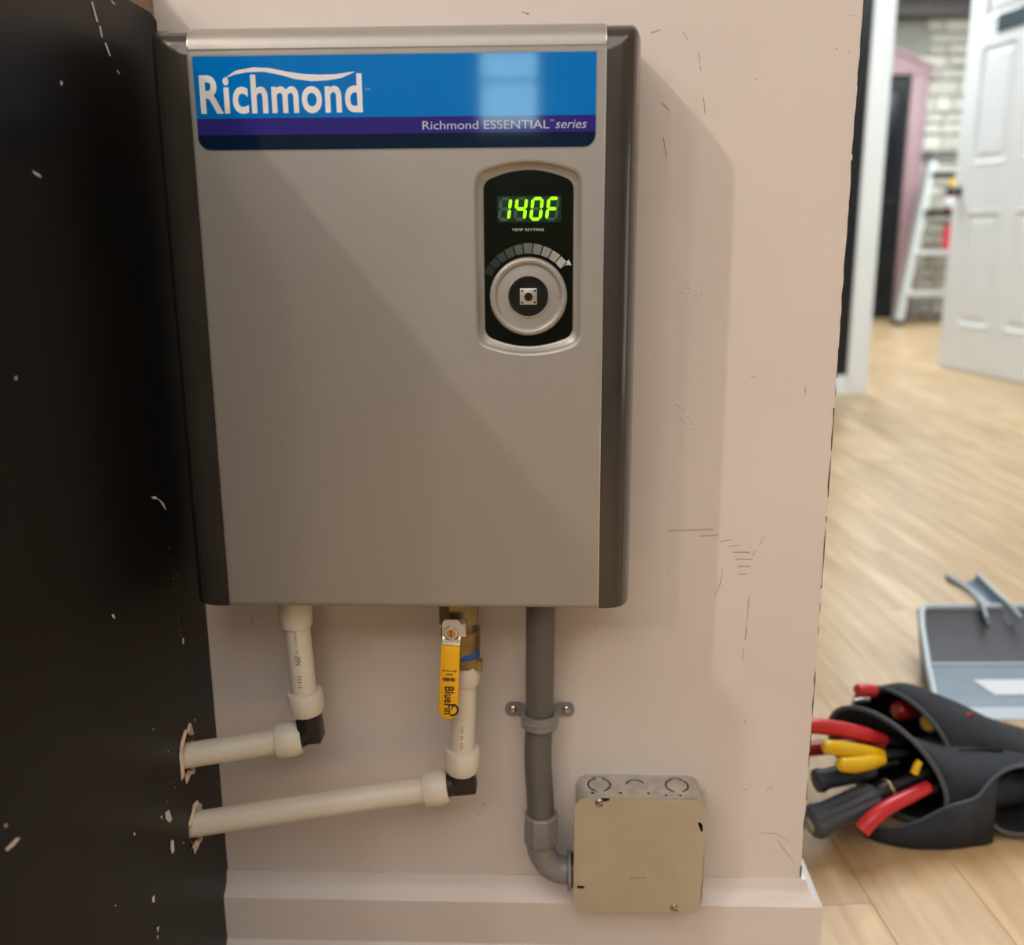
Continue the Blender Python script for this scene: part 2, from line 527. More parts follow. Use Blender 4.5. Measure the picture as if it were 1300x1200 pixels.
def blot(c, r, n=7):
    return [(c[0] + r * random.uniform(.5, 1.2) * math.cos(2 * math.pi * k / n), c[1] + r * random.uniform(.5, 1.2) * math.sin(2 * math.pi * k / n)) for k in range(n)]
for d_ in DT:
    q = blot(d_, random.uniform(0.0004, 0.0009))
    obj('scuff_dot', ([(x, -0.00035, zz) for x, zz in q], [tuple(range(len(q)))]), scuff_grey, wall_back, smooth=False)

# --- baseboard of the partition (sloped cap, flat face, shoe), returning round the free end
prof = [(0.0, 0.113), (-0.003, 0.1135), (-0.0045, 0.110), (-0.006, 0.104), (-0.010, 0.099), (-0.0155, 0.0955), (-0.0175, 0.093),
        (-0.0175, 0.046), (-0.0185, 0.0445), (-0.0215, 0.041), (-0.0225, 0.036), (-0.0225, 0.0), (0.0, 0.0)]
def mould(path_fn, prof, ends):
    V, Fc = [], []
    n = len(prof)
    for k in range(ends):
        V += [path_fn(k, d, zz) for d, zz in prof]
    for k in range(ends - 1):
        Fc += [(k * n + i, k * n + (i + 1) % n, (k + 1) * n + (i + 1) % n, (k + 1) * n + i) for i in range(n)]
    Fc += [tuple(range(n)), tuple(range((ends - 1) * n, ends * n))]
    return V, Fc
def bb(k, d, zz):   # d is negative outward
    if k == 0:
        return (WX0, d, zz)
    if k == 1:
        return (WX1 + 0.001 - d, d, zz)
    return (WX1 + 0.001 - d, 0.115, zz)
bb_front = mould(lambda k, d, zz: bb(k, d, zz), prof, 2)
bb_end = mould(lambda k, d, zz: bb(k + 1, d, zz), prof, 2)
obj('baseboard_back', bb_front, trim_paint, angle=28, kind='structure')
obj('baseboard_end', bb_end, white_gloss, angle=28, kind='structure')

# --- black side wall with two torn pipe holes
LW0, LTOP, LBLK = -0.46, 0.932, 0.907
def ragged(cy, cz, ry, rz, n=22, j=0.16):
    out = []
    for k in range(n):
        a = 2 * math.pi * k / n
        f = 1 + random.uniform(-j, j)
        out.append((cy + ry * f * math.cos(a), cz + rz * f * math.sin(a)))
    return out
H1 = ragged(-0.0745, 0.2835, 0.0185, 0.0235)
H2 = ragged(-0.0710, 0.2075, 0.0170, 0.0195)
put = lambda p: (WX0, p[0], p[1])
outer = [(LW0, 0.0), (0.0, 0.0), (0.0, LBLK - 0.004), (-0.012, LBLK), (-0.10, LBLK), (-0.22, LBLK + 0.001), (LW0, LBLK + 0.001)]
face = fill_holes(outer, [H1, H2], put)
tun = [band([(WX0, y, zz) for y, zz in H], [(WX0 - 0.012, y, zz) for y, zz in H]) for H in (H1, H2)]
core = box(WX0 - 0.112, WX0 - 0.012, LW0, 0.0, 0.0, LTOP - 0.002)
rim_b = box(WX0 - 0.112, WX0 - 0.0005, LW0 - 0.012, LW0, 0.0, LTOP - 0.002)
wl = obj('wall_left', join(face, rim_b), black_paint, smooth=False, kind='structure')
obj('wall_core', core, gypsum, wl, smooth=False)
obj('bare_top_edge', box(WX0 - 0.112, WX0 - 0.0015, LW0, -0.0005, LBLK - 0.006, LTOP), plaster, wl, smooth=False)
for H, tn in ((H1, tun[0]), (H2, tun[1])):
    obj('hole_side', tn, gypsum, wl, smooth=False)
    n_ = len(H)
    cy = sum(p[0] for p in H) / n_
    cz = sum(p[1] for p in H) / n_
    arcs = [(0.10, 0.62), (0.66, 0.92)] if H is H1 else [(0.12, 0.42), (0.60, 0.88)]
    for a0, a1 in arcs:
        idx = range(int(a0 * n_), int(a1 * n_) + 1)
        V_, k_ = [], 0
        for i in idx:
            y, zz = H[i % n_]
            w_ = random.uniform(0.0015, 0.0042)
            dy, dz = y - cy, zz - cz
            l_ = math.hypot(dy, dz)
            V_ += [(WX0 + 0.0004, y + dy / l_ * w_, zz + dz / l_ * w_), (WX0 + 0.0022, y - dy / l_ * 0.001, zz - dz / l_ * 0.001),
                   (WX0 - 0.002, y - dy / l_ * w_ * 1.1, zz - dz / l_ * w_ * 1.1)]
            k_ += 1
        Fc = []
        for i in range(k_ - 1):
            for q in range(2):
                Fc.append((3 * i + q, 3 * i + q + 1, 3 * i + q + 4, 3 * i + q + 3))
        obj('torn_paper', (V_, Fc), torn_paper, wl, smooth=False)
CH = [[(-0.2311, 0.7716), (-0.2287, 0.7694), (-0.2203, 0.7676), (-0.2219, 0.7694)], [(-0.3548, 0.38), (-0.3497, 0.3797), (-0.3426, 0.3792), (-0.3387, 0.3766), (-0.3452, 0.3761), (-0.3537, 0.3777)], [(-0.3531, 0.3946), (-0.349, 0.3935), (-0.3512, 0.3918)], [(-0.1218, 0.8913), (-0.1192, 0.8919), (-0.1134, 0.8797), (-0.116, 0.8792)], [(-0.1127, 0.8772), (-0.11, 0.8778), (-0.108, 0.8703), (-0.1105, 0.8704)], [(-0.1062, 0.8669), (-0.1033, 0.868), (-0.0973, 0.8599), (-0.1001, 0.8595)], [(-0.0899, 0.8514), (-0.0871, 0.8518), (-0.0836, 0.849), (-0.0863, 0.8492)], [(-0.1806, 0.8311), (-0.1776, 0.8301), (-0.1792, 0.8279), (-0.1811, 0.8286)], [(-0.2802, 0.65), (-0.2776, 0.6497), (-0.2781, 0.6478), (-0.2807, 0.6482)], [(-0.19, 0.4619), (-0.1863, 0.4604), (-0.1846, 0.456), (-0.1893, 0.4592)], [(-0.1009, 0.5273), (-0.0915, 0.5254), (-0.0874, 0.5216), (-0.0968, 0.5242)], [(-0.0887, 0.5233), (-0.0768, 0.516), (-0.0718, 0.5078), (-0.0764, 0.5105), (-0.0832, 0.5178)], [(-0.1332, 0.2619), (-0.1249, 0.2596), (-0.1205, 0.2477), (-0.126, 0.2475), (-0.1329, 0.2557)], [(-0.1428, 0.2651), (-0.1383, 0.2622), (-0.1405, 0.26)], [(-0.1279, 0.2314), (-0.1214, 0.2285), (-0.122, 0.2182), (-0.1275, 0.2182), (-0.1295, 0.2249)], [(-0.1739, 0.2106), (-0.1677, 0.2089), (-0.1692, 0.2027), (-0.1734, 0.2059)], [(-0.1711, 0.1804), (-0.1652, 0.1771), (-0.1694, 0.1737)], [(-0.1726, 0.1741), (-0.1684, 0.1706), (-0.1707, 0.168)], [(-0.063, 0.3891), (-0.0595, 0.3876), (-0.0608, 0.3822), (-0.0643, 0.3837)], [(-0.1927, 0.2829), (-0.1901, 0.2812), (-0.1907, 0.2788), (-0.1932, 0.2806)], [(-0.1408, 0.3442), (-0.138, 0.342), (-0.1399, 0.3409)], [(-0.0529, 0.3059), (-0.0495, 0.3033), (-0.0518, 0.3021)], [(-0.2346, 0.2503), (-0.2322, 0.2485), (-0.2325, 0.2474), (-0.2348, 0.2492)], [(-0.1041, 0.2145), (-0.1008, 0.2122), (-0.1013, 0.2102)], [(-0.0881, 0.8991), (-0.0853, 0.8997), (-0.0803, 0.8981), (-0.0831, 0.8975)]]
for c_ in CH:
    obj('paint_chip', ([(WX0 + 0.0004, y, zz) for y, zz in c_], [tuple(range(len(c_)))]), chip_white, wl, smooth=False)
DD = [(-0.0772, 0.4922), (-0.0741, 0.4753), (-0.073, 0.4651), (-0.0701, 0.4542), (-0.0701, 0.4464), (-0.0691, 0.4353), (-0.0692, 0.4267), (-0.0696, 0.4174), (-0.0677, 0.4094), (-0.0684, 0.3987), (-0.0676, 0.394), (-0.0607, 0.4473), (-0.043, 0.4166), (-0.0476, 0.3968), (-0.072, 0.3671), (-0.0672, 0.3716), (-0.1079, 0.2701), (-0.1151, 0.3086), (-0.112, 0.2763), (-0.1265, 0.268), (-0.0107, 0.2159)]
for d_ in DD:
    q = blot(d_, random.uniform(0.0005, 0.0011), 6)
    obj('paint_chip', ([(WX0 + 0.0004, y, zz) for y, zz in q], [tuple(range(6))]), chip_white, wl, smooth=False)

# --- rest of the room: ceiling, rear wall with a window, partition of the next room with its doorway
obj('ceiling', box(-3.2, 5.2, -4.2, 8.6, 2.70, 2.78), room_white, smooth=False, kind='structure')
wr = [box(-3.2, 5.2, -4.1, -4.0, 0, 1.19), box(-3.2, 5.2, -4.1, -4.0, 1.56, 2.7), box(-3.2, -0.32, -4.1, -4.0, 1.19, 1.56), box(-0.02, 5.2, -4.1, -4.0, 1.19, 1.56)]
obj('wall_rear', join(*wr), rear_brown, smooth=False, kind='structure')
win = obj('window_1', join(box(-0.32, -0.295, -4.09, -3.985, 1.19, 1.56), box(-0.045, -0.02, -4.09, -3.985, 1.19, 1.56),
                           box(-0.295, -0.045, -4.09, -3.985, 1.19, 1.215), box(-0.295, -0.045, -4.09, -3.985, 1.535, 1.56),
                           box(-0.295, -0.045, -4.07, -4.0, 1.40, 1.415)), white_gloss, smooth=False, kind='structure')
obj('pane', box(-0.295, -0.045, -4.05, -4.045, 1.215, 1.40), window_glow, win, smooth=False)
obj('pane', box(-0.295, -0.045, -4.05, -4.045, 1.415, 1.535), window_glow, win, smooth=False)

# side wall of the shop; tall glowing window added for the end cap streak
obj('wall_right', join(box(4.6, 4.7, -4.0, -1.55, 0, 2.7), box(4.6, 4.7, -0.75, 3.77, 0, 2.7), box(4.6, 4.7, -1.55, -0.75, 0, 0.25), box(4.6, 4.7, -1.55, -0.75, 2.25, 2.7)), room_white, smooth=False, kind='structure')
add_win = obj('added_window', join(box(4.59, 4.69, -1.55, -1.48, 0.25, 2.25), box(4.59, 4.69, -0.82, -0.75, 0.25, 2.25), box(4.59, 4.69, -1.48, -0.82, 0.25, 0.34), box(4.59, 4.69, -1.48, -0.82, 2.18, 2.25)), white_gloss, smooth=False, kind='structure')
obj('pane', box(4.64, 4.645, -1.48, -0.82, 0.34, 2.18), side_glow, add_win, smooth=False)

FY = 3.77
obj('wall_doorway', join(box(-1.2, 1.47, FY + 0.012, FY + 0.13, 0, 2.7), box(1.47, 2.44, FY + 0.012, FY + 0.13, 2.08, 2.7)), far_black, smooth=False, kind='structure')
obj('wall_doorway_side', box(2.44, 5.2, FY + 0.012, FY + 0.13, 0, 2.7), room_white, smooth=False, kind='structure')
obj('baseboard_doorway', join(box(-1.0, 1.405, FY - 0.008, FY + 0.012, 0, 0.085, 0.003), box(-1.0, 1.405, FY - 0.02, FY - 0.008, 0, 0.02, 0.002)), white_gloss, kind='structure')
def casing(x0, x1):
    p = [(x0, 0.0), (x0, -0.018), (x0 + 0.012, -0.024), (x0 + 0.03, -0.018), (x0 + 0.06, -0.016), (x1 - 0.01, -0.012), (x1, -0.006), (x1, 0.0)]
    n = len(p)
    V = [(x, FY + 0.012 + y, 0.0) for x, y in p] + [(x, FY + 0.012 + y, 2.15) for x, y in p]
    return V, [tuple(range(n)), tuple(range(n, 2 * n))] + [(i, (i + 1) % n, n + (i + 1) % n, n + i) for i in range(n)]
jamb = box(1.485, 1.502, FY - 0.002, FY + 0.135, 0, 2.07)
obj('trim_1', join(casing(1.407, 1.492), jamb), white_gloss, kind='structure')
mir = casing(1.407, 1.492)
obj('trim_2', join(([(3.91 - p[0], p[1], p[2]) for p in mir[0]], mir[1]), box(2.409, 2.425, FY - 0.002, FY + 0.135, 0, 2.07)), white_gloss, kind='structure')
obj('trim_3', join(box(1.40, 2.51, FY - 0.01, FY + 0.012, 2.07, 2.16, 0.004), box(1.485, 2.425, FY - 0.002, FY + 0.135, 2.07, 2.085)), white_gloss, kind='structure')

# --- six-panel door standing open into the far room
dh, de = Vector((2.415, 3.86)), Vector((2.2246, 4.7606))
dd = (de - dh).normalized()
DWD, DHT = 0.915, 2.03
door = thing('door_1', 'white six panel door standing open beside the stone room', 'door', (dh.x, dh.y, 0.008), math.atan2(dd.y, dd.x))
door['kind'] = 'structure'
# local: x along leaf from the hinge, y across (+y faces the camera side), z up
def DL(geo):
    m = Matrix.Translation(door.location) @ Matrix.Rotation(door.rotation_euler.z, 4, 'Z')
    return xf(geo, m)
cols = [(0.125, 0.405), (0.51, 0.79)]
rows = [(0.235, 0.835), (1.07, 1.655), (1.775, 1.915)]
holes = [[(x0, z0), (x1, z0), (x1, z1), (x0, z1)] for x0, x1 in cols for z0, z1 in rows]
T = 0.0175
leaf = []
for s in (1, -1):
    leaf.append(fill_holes([(0, 0), (DWD, 0), (DWD, DHT), (0, DHT)], holes, lambda p: (p[0], s * T, p[1])))
leaf.append(([(0, -T, 0), (DWD, -T, 0), (DWD, T, 0), (0, T, 0), (0, -T, DHT), (DWD, -T, DHT), (DWD, T, DHT), (0, T, DHT)],
             [(0, 1, 2, 3), (4, 5, 6, 7), (0, 3, 7, 4), (1, 2, 6, 5)]))
obj('door_leaf', DL(join(*leaf)), door_white, door, smooth=False)
for x0, x1 in cols:
    for z0, z1 in rows:
        g = []
        for s in (1, -1):
            l = [[(x0 + i, s * y, z0 + i), (x1 - i, s * y, z0 + i), (x1 - i, s * y, z1 - i), (x0 + i, s * y, z1 - i)]
                 for i, y in ((0, T), (0.004, T + 0.004), (0.012, T + 0.001), (0.02, T - 0.009), (0.034, T - 0.009), (0.055, T - 0.002))]
            g += [band(l[k], l[k + 1]) for k in range(5)]
            g.append((l[5], [(0, 1, 2, 3)]))
        obj('panel', DL(join(*g)), door_white, door, smooth=False)
for s in (1, -1):
    kb = obj('knob', DL(lathe([(0.028, 0), (0.03, 0.004), (0.012, 0.008), (0.011, 0.03), (0.02, 0.036), (0.028, 0.05), (0.024, 0.062), (0.008, 0.067)], (0.87, s * T, 0.94), (0, s, 0))), knob_steel, door, label='dark metal door knob')
obj('sign_plate', DL(prism([(0.25, 1.70), (0.68, 1.70), (0.68, 1.785), (0.25, 1.785)], T, T + 0.006)), sign_grey, door, smooth=False, label='dark grey sign plate')
for hz in (0.25, 1.0, 1.78):
    obj('hinge', DL(tube([(-0.004, T, hz - 0.045), (-0.004, T, hz + 0.045)], 0.006, 10)), knob_steel, door)

# --- far room: stone wall, pink framed black door, beam
wf = obj('wall_far', box(-1.2, 5.2, 8.25, 8.4, 0, 2.7), mortar, smooth=False, kind='structure')
st_me = bpy.data.meshes.new('stone')
sv = [(-.5, 0, -.5), (.5, 0, -.5), (.5, 0, .5), (-.5, 0, .5), (-.49, -.7, -.47), (.47, -.7, -.48), (.49, -.7, .46), (-.47, -.7, .48),
      (-.40, -1, -.34), (.42, -1.0, -.36), (.38, -.94, .36), (-.41, -.97, .33)]
sf = [(8, 9, 10, 11)] + [(a + i, a + (i + 1) % 4, a + 4 + (i + 1) % 4, a + 4 + i) for a in (0, 4) for i in range(4)]
st_me.from_pydata(sv, [], sf)
st_me.materials.append(stone_m)
bmx = bmesh.new(); bmx.from_mesh(st_me); bmesh.ops.recalc_face_normals(bmx, faces=bmx.faces); bmx.to_mesh(st_me); bmx.free()
z = 0.0
while z < 2.42:
    h = random.uniform(0.075, 0.145)
    x = 3.26 - random.uniform(0, 0.12)
    while x < 4.3:
        wd = random.uniform(0.14, 0.42)
        o = bpy.data.objects.new('stone', st_me)
        COL.objects.link(o)
        o.location = (x + wd / 2, 8.25, z + h / 2)
        o.scale = (wd - 0.014, random.uniform(0.025, 0.07), h - 0.014)
        o.parent = wf
        x += wd
    z += h
obj('trim_4', box(2.4, 5.0, 8.02, 8.25, 2.50, 2.70), beam_grey, smooth=False, kind='structure')
fd = thing('door_2', 'black door set in a pink pointed frame beside the stone wall', 'door', (2.75, 8.17, 0))
fd['kind'] = 'structure'
obj('door_leaf', box(2.42, 3.09, 8.14, 8.18, 0.006, 2.03), far_black, fd, smooth=False)
for x0 in (2.50, 2.79):
    for z0, z1 in ((0.2, 0.9), (1.05, 1.9)):
        obj('panel', box(x0, x0 + 0.23, 8.132, 8.142, z0, z1, 0.004), far_black, fd)
obj('handle', tube([(3.02, 8.14, 1.0), (3.02, 8.09, 1.0), (2.94, 8.09, 1.0)], 0.009, 10), knob_steel, fd)
obj('frame_side', box(3.09, 3.235, 8.10, 8.25, 0, 2.06, 0.006), pink_trim, fd)
obj('frame_side', box(2.27, 2.42, 8.10, 8.25, 0, 2.06, 0.006), pink_trim, fd)
obj('frame_head', prism([(2.24, 2.04), (3.25, 2.04), (3.25, 2.085), (2.745, 2.30), (2.24, 2.085)], 8.09, 8.25), pink_trim, fd, smooth=False)
obj('head_moulding', join(prism([(2.72, 2.30), (3.27, 2.07), (3.28, 2.10), (2.745, 2.335)], 8.07, 8.10), prism([(2.77, 2.30), (2.22, 2.07), (2.21, 2.10), (2.745, 2.335)], 8.07, 8.10)), pink_trim, fd, smooth=False)

# ================================================================== WATER HEATER
HX0, HX1 = -0.2622, 0.0422       # front cover
HZ0, HZ1, HY = 0.431, 0.882, -0.095
heater = thing('water_heater', 'silver tankless water heater with charcoal ends hanging on the wall', 'water heater', (-0.11, 0.0, HZ0))
# cover cross section (y, z)
def arc(cy, cz, r, a0, a1, n):
    return [(cy + r * math.cos(R(a0 + (a1 - a0) * k / n)), cz + r * math.sin(R(a0 + (a1 - a0) * k / n))) for k in range(n + 1)]
low = arc(-0.090, HZ0 + 0.005, 0.005, 270, 180, 5)
top = [(-0.0950, 0.8610), (-0.0941, 0.8620), (-0.0941, 0.8632), (-0.0946, 0.8642), (-0.0942, 0.8674), (-0.0930, 0.8712), (-0.0905, 0.8752), (-0.0865, 0.8785), (-0.081, 0.8806), (-0.073, 0.8817), (-0.060, 0.8820), (0.0, 0.8820)]
CX, CZ = -0.0137, 0.7125         # control panel centre
def ctl_loop(g):
    """control panel outline grown by g: straight sides, arched ends."""
    w_, h_ = 0.0338 + g, 0.0655 + g
    out = []
    def qb(a, b, c, n):
        return [((1 - t) ** 2 * a[0] + 2 * t * (1 - t) * b[0] + t * t * c[0], (1 - t) ** 2 * a[1] + 2 * t * (1 - t) * b[1] + t * t * c[1]) for t in [k / n for k in range(n)]]
    s_ = 0.0145 + g * 0.7
    P_ = [(0, h_), (0.012 + g * .4, h_ - 0.0004), (0.021 + g * .5, h_ - 0.005)]
    xa = 0.0262 + g * .7
    q1 = [(x, h_ - 0.0052 * (x / xa) ** 2) for x in [xa * k / 7 for k in range(7)]]
    q1 += qb((xa, h_ - 0.0052), (w_ - 0.0006, h_ - 0.0072), (w_, h_ - s_ + 0.001), 7)
    q1.append((w_, h_ - s_ + 0.001))
    tr = q1
    br = [(x, -zz) for x, zz in reversed(tr)]
    bl = [(-x, -zz) for x, zz in tr[1:]] if tr[0][0] == 0 else [(-x, -zz) for x, zz in tr]
    tl = [(-x, zz) for x, zz in list(reversed(tr))[:-1]]
    return [(CX + x, CZ + zz) for x, zz in tr + br + bl + tl]
l_out = ctl_loop(0.0072)
front = fill_holes([(HX0, low[-1][1]), (HX1, low[-1][1]), (HX1, 0.861), (HX0, 0.861)], [l_out], lambda p: (p[0], HY, p[1]))
def sheet(prof):
    n = len(prof)
    V = [(HX0, y, zz) for y, zz in prof] + [(HX1, y, zz) for y, zz in prof]
    return V, [(i, i + 1, n + i + 1, n + i) for i in range(n - 1)]
cover = obj('front_cover', join(front, sheet([(0.0, HZ0)] + low), sheet(top)), silver, heater, angle=20)
# thin folded edges of the sheet along both sides
full = [(-0.0, HZ0)] + low + top
for xa, xb in ((HX0 - 0.0009, HX0), (HX1, HX1 + 0.0009)):
    ring = [(y * 1.002 - 0.0002, zz) for y, zz in full]
    inn = [(y + 0.0035 if y < -0.05 else y, zz + (0.002 if zz < 0.5 else -0.002)) for y, zz in full]
    n = len(full)
    V = [(xa, y, zz) for y, zz in ring] + [(xb, y, zz) for y, zz in ring] + [(xa, y, zz) for y, zz in inn]
    obj('cover_edge', (V, [(i, i + 1, n + i + 1, n + i) for i in range(n - 1)] + [(i, i + 1, 2 * n + i + 1, 2 * n + i) for i in range(n - 1)]), silver_edge, heater, angle=40)
# moulded ends: plan curve (dx, y), cut off above by the cover's own top curve
plan = [(0.0012, -0.0945), (0.006, -0.0944), (0.012, -0.0936), (0.0165, -0.0918), (0.0205, -0.0885), (0.0238, -0.083), (0.0262, -0.076), (0.0276, -0.068), (0.0284, -0.055), (0.0288, 0.0)]
def ztop(y):
    t = [p for p in top]
    if y <= t[3][0]:
        return 0.8642
    for (y0, z0), (y1, z1) in zip(t[3:], t[4:]):
        if y0 <= y <= y1:
            return z0 + (z1 - z0) * (y - y0) / (y1 - y0)
    return 0.882
def end_cap(xe, s):
    n = len(plan)
    fine = []
    for (a, b), (c, d) in zip(plan, plan[1:]):
        k_ = 4
        fine += [(a + (c - a) * k / k_, b + (d - b) * k / k_) for k in range(k_)]
    fine.append(plan[-1])
    n = len(fine)
    V, Fc = [], []
    for dx, y in fine:
        zt = ztop(y) - 0.0012
        dr = 0.0022 * max(0, (dx / plan[-1][0] - 0.72) / 0.28) ** 2 * 4
        V += [(xe + s * dx, y, HZ0 + 0.0008), (xe + s * dx, y, zt - dr - 0.004), (xe + s * (dx - 0.0008), y + 0.0006, zt - dr - 0.0012),
              (xe + s * max(0.0012, dx - 0.0042), y + 0.001, zt), (xe + s * 0.0012, y + 0.001, zt), (xe + s * 0.0012, y + 0.001, HZ0 + 0.0008)]
    for i in range(n - 1):
        for k in range(5):
            Fc.append((6 * i + k, 6 * i + k + 1, 6 * i + 6 + k + 1, 6 * i + 6 + k))
    Fc.append(tuple(6 * i for i in range(n)))
    return V, Fc
obj('end_cap', end_cap(HX1, 1), cap_plastic, heater, angle=50, label='charcoal moulded end cap')
plan = [(dx * 1.28 if dx > 0.002 else dx, y) for dx, y in plan]
obj('end_cap', end_cap(HX0, -1), cap_plastic, heater, angle=50, label='charcoal moulded end cap')
obj('back_plate', box(HX0 + 0.002, HX1 - 0.002, -0.003, 0.0, HZ0 + 0.002, 0.877), galv, heater, smooth=False)
obj('bottom_plate', box(HX0 + 0.001, HX1 - 0.001, -0.088, -0.001, HZ0 + 0.0002, HZ0 + 0.002), silver, heater, smooth=False)

# brand label
LX0, LX1, LZ0, LZ1 = -0.2592, 0.0357, 0.7938, 0.8590
lab = obj('label_border', prism(rrect(LX0 - 0.0008, LX1 + 0.0008, LZ0 - 0.0008, LZ1 + 0.0008, 0.0098, 8, (1, 1, 0, 0)), HY - 0.0003, HY), label_grey, heater, smooth=False, label='blue brand label with white lettering')
ly = HY - 0.0006
obj('blue_field', prism([(LX0, 0.8160), (LX1, 0.8160), (LX1, LZ1), (LX0, LZ1)], ly, HY - 0.0002), label_blue, lab, smooth=False)
obj('purple_stripe', prism([(LX0, 0.8043), (LX1, 0.8043), (LX1, 0.8160), (LX0, 0.8160)], ly, HY - 0.0002), label_purple, lab, smooth=False)
obj('navy_stripe', prism(rrect(LX0, LX1, LZ0, 0.83, 0.009, 8, (1, 1, 0, 0))[:18] + [(LX1, 0.8043), (LX0, 0.8043)], ly, HY - 0.0002), label_navy, lab, smooth=False)
ty = ly - 0.00012
obj('logo_lettering', text_fit('Richmond', -0.2555, -0.1352, 0.8190, 0.8462, ty, bold=0.024, spacing=1.06), print_white, lab, smooth=False)
up = [(-0.2368, 0.8436), (-0.228, 0.8490), (-0.215, 0.8512), (-0.203, 0.8506), (-0.190, 0.8480), (-0.178, 0.8462), (-0.166, 0.8456), (-0.154, 0.8458), (-0.1405, 0.8476)]
dn = [(-0.1405, 0.8470), (-0.150, 0.8432), (-0.160, 0.8417), (-0.172, 0.8412), (-0.184, 0.8428), (-0.196, 0.8460), (-0.208, 0.8482), (-0.220, 0.8478), (-0.229, 0.8462)]
sw = [p for p in up] + [p for p in dn]
obj('logo_wave', ([(x, ty, zz) for x, zz in sw], [(i, i + 1, 16 - i, 17 - i) for i in range(8)]), print_white, lab, smooth=False)
obj('trademark_print', text_fit('TM', -0.1330, -0.1295, 0.8345, 0.8360, ty), print_soft, lab, smooth=False)
obj('series_lettering', text_fit('Richmond ESSENTIAL', -0.0915, 0.0018, 0.8068, 0.8128, ty), print_soft, lab, smooth=False)
obj('series_lettering', text_fit('series', 0.0062, 0.0292, 0.8068, 0.8126, ty, shear=0.25), print_soft, lab, smooth=False)
obj('trademark_print', text_fit('TM', 0.0022, 0.0052, 0.8115, 0.8130, ty), print_soft, lab, smooth=False)

# control panel in its recess
rec = [l_out, ctl_loop(0.0058), ctl_loop(0.0040), ctl_loop(0.0020), ctl_loop(0.0004), ctl_loop(-0.0006)]
dep = [HY, HY + 0.0006, HY + 0.0026, HY + 0.0042, HY + 0.0050, HY + 0.0052]
g = [band([(x, d, zz) for x, zz in a], [(x, e, zz) for x, zz in b]) for a, d, b, e in zip(rec, dep, rec[1:], dep[1:])]
obj('bezel', join(*g), silver, heater, angle=60)
PY = HY + 0.0044
ctl = obj('control_panel', prism(ctl_loop(0.0), PY, PY + 0.003), panel_black, heater, smooth=False, label='black glossy control panel with green digits')
py = PY - 0.0002
obj('display_window', prism([(-0.0372, 0.7402), (0.0108, 0.7400), (0.0108, 0.7592), (-0.0372, 0.7592)], py, PY), window_tint_glow, ctl, smooth=False)
def segs(x, z, w_, h_, t_, slant=0.16):
    """seven bars a..g of one digit as hexagons, lower left corner at x, z."""
    def hx(p, q):
        d = Vector(q) - Vector(p)
        u = d.normalized()
        nrm = Vector((-u.y, u.x)) * t_ / 2
        P, Q = Vector(p) + u * t_ * .12, Vector(q) - u * t_ * .12
        pts = [P, P + u * t_ / 2 + nrm, Q - u * t_ / 2 + nrm, Q, Q - u * t_ / 2 - nrm, P + u * t_ / 2 - nrm]
        return [(x + k.x + slant * k.y, z + k.y) for k in pts]
    A, B, C_, D, E_, F_ = (0, h_), (w_, h_), (w_, h_ / 2), (w_, 0), (0, 0), (0, h_ / 2)
    return dict(a=hx(A, B), b=hx(B, C_), c=hx(C_, D), d=hx(E_, D), e=hx(F_, E_), f=hx(A, F_), g=hx(F_, C_))
for k, on in enumerate(('bc', 'fgbc', 'abcdef', 'aefg')):
    sg = segs(-0.0358 + k * 0.0119, 0.7424, 0.0070, 0.0150, 0.0023, 0.12)
    for nm, mt in (('lit_digit', led_on), ('unlit_bars', led_off)):
        ss = [v for q, v in sg.items() if (q in on) == (nm == 'lit_digit')]
        if ss:
            obj(nm, join(*[([(x, py - 0.0002, zz) for x, zz in s], [tuple(range(6))]) for s in ss]), mt, ctl, smooth=False)
obj('panel_print', text_fit('TEMP SETTING', -0.0262, -0.0022, 0.7338, 0.7356, py - 0.0001, spacing=1.15), print_white, ctl, smooth=False)
DX, DZ = -0.0138, 0.6850
for k in range(11):
    a0, a1 = 152 - k * 11.3, 152 - k * 11.3 - 10.0
    r0, r1 = 0.0322, 0.0398 - 0.0012 * abs(k - 5) / 5
    if k == 10:
        poly = [(DX + 0.0260, DZ + 0.0233), (DX + 0.0306, DZ + 0.0275), (DX + 0.0328, DZ + 0.0233)]
    else:
        poly = [(DX + r0 * math.cos(R(a0)), DZ + r0 * math.sin(R(a0))), (DX + r1 * math.cos(R(a0)), DZ + r1 * math.sin(R(a0))),
                (DX + r1 * math.cos(R(a0 / 2 + a1 / 2)), DZ + r1 * math.sin(R(a0 / 2 + a1 / 2))), (DX + r1 * math.cos(R(a1)), DZ + r1 * math.sin(R(a1))), (DX + r0 * math.cos(R(a1)), DZ + r0 * math.sin(R(a1)))]
        poly = [(min(x, CX + 0.0332), zz) for x, zz in poly]
    gv = int(30 + 160 * (k / 10) ** 1.3)
    obj('scale_bar', ([(x, py, zz) for x, zz in poly], [tuple(range(len(poly)))]), M('scale_grey', srgb(gv, gv + 4, gv), rough=0.3), ctl, smooth=False)
dial = obj('dial', lathe([(0.0296, 0.0), (0.0296, 0.0045), (0.0290, 0.0062), (0.0278, 0.0070), (0.0262, 0.0070), (0.0250, 0.0062), (0.0243, 0.0050), (0.0238, 0.0045),
                          (0.0166, 0.0052), (0.0162, 0.0060), (0.0155, 0.0060), (0.0151, 0.0050), (0.0150, 0.0)], (DX, PY, DZ), (0, -1, 0), 64, caps=False), silver, heater, angle=40, label='silver ring dial')
obj('dial_well', lathe([(0.0151, 0.0012), (0.0124, 0.0012), (0.0120, 0.0020), (0.0110, 0.0020), (0.0106, 0.0008), (0.0001, 0.0008)], (DX, PY, DZ), (0, -1, 0), 40, caps=False), knob_black, dial)
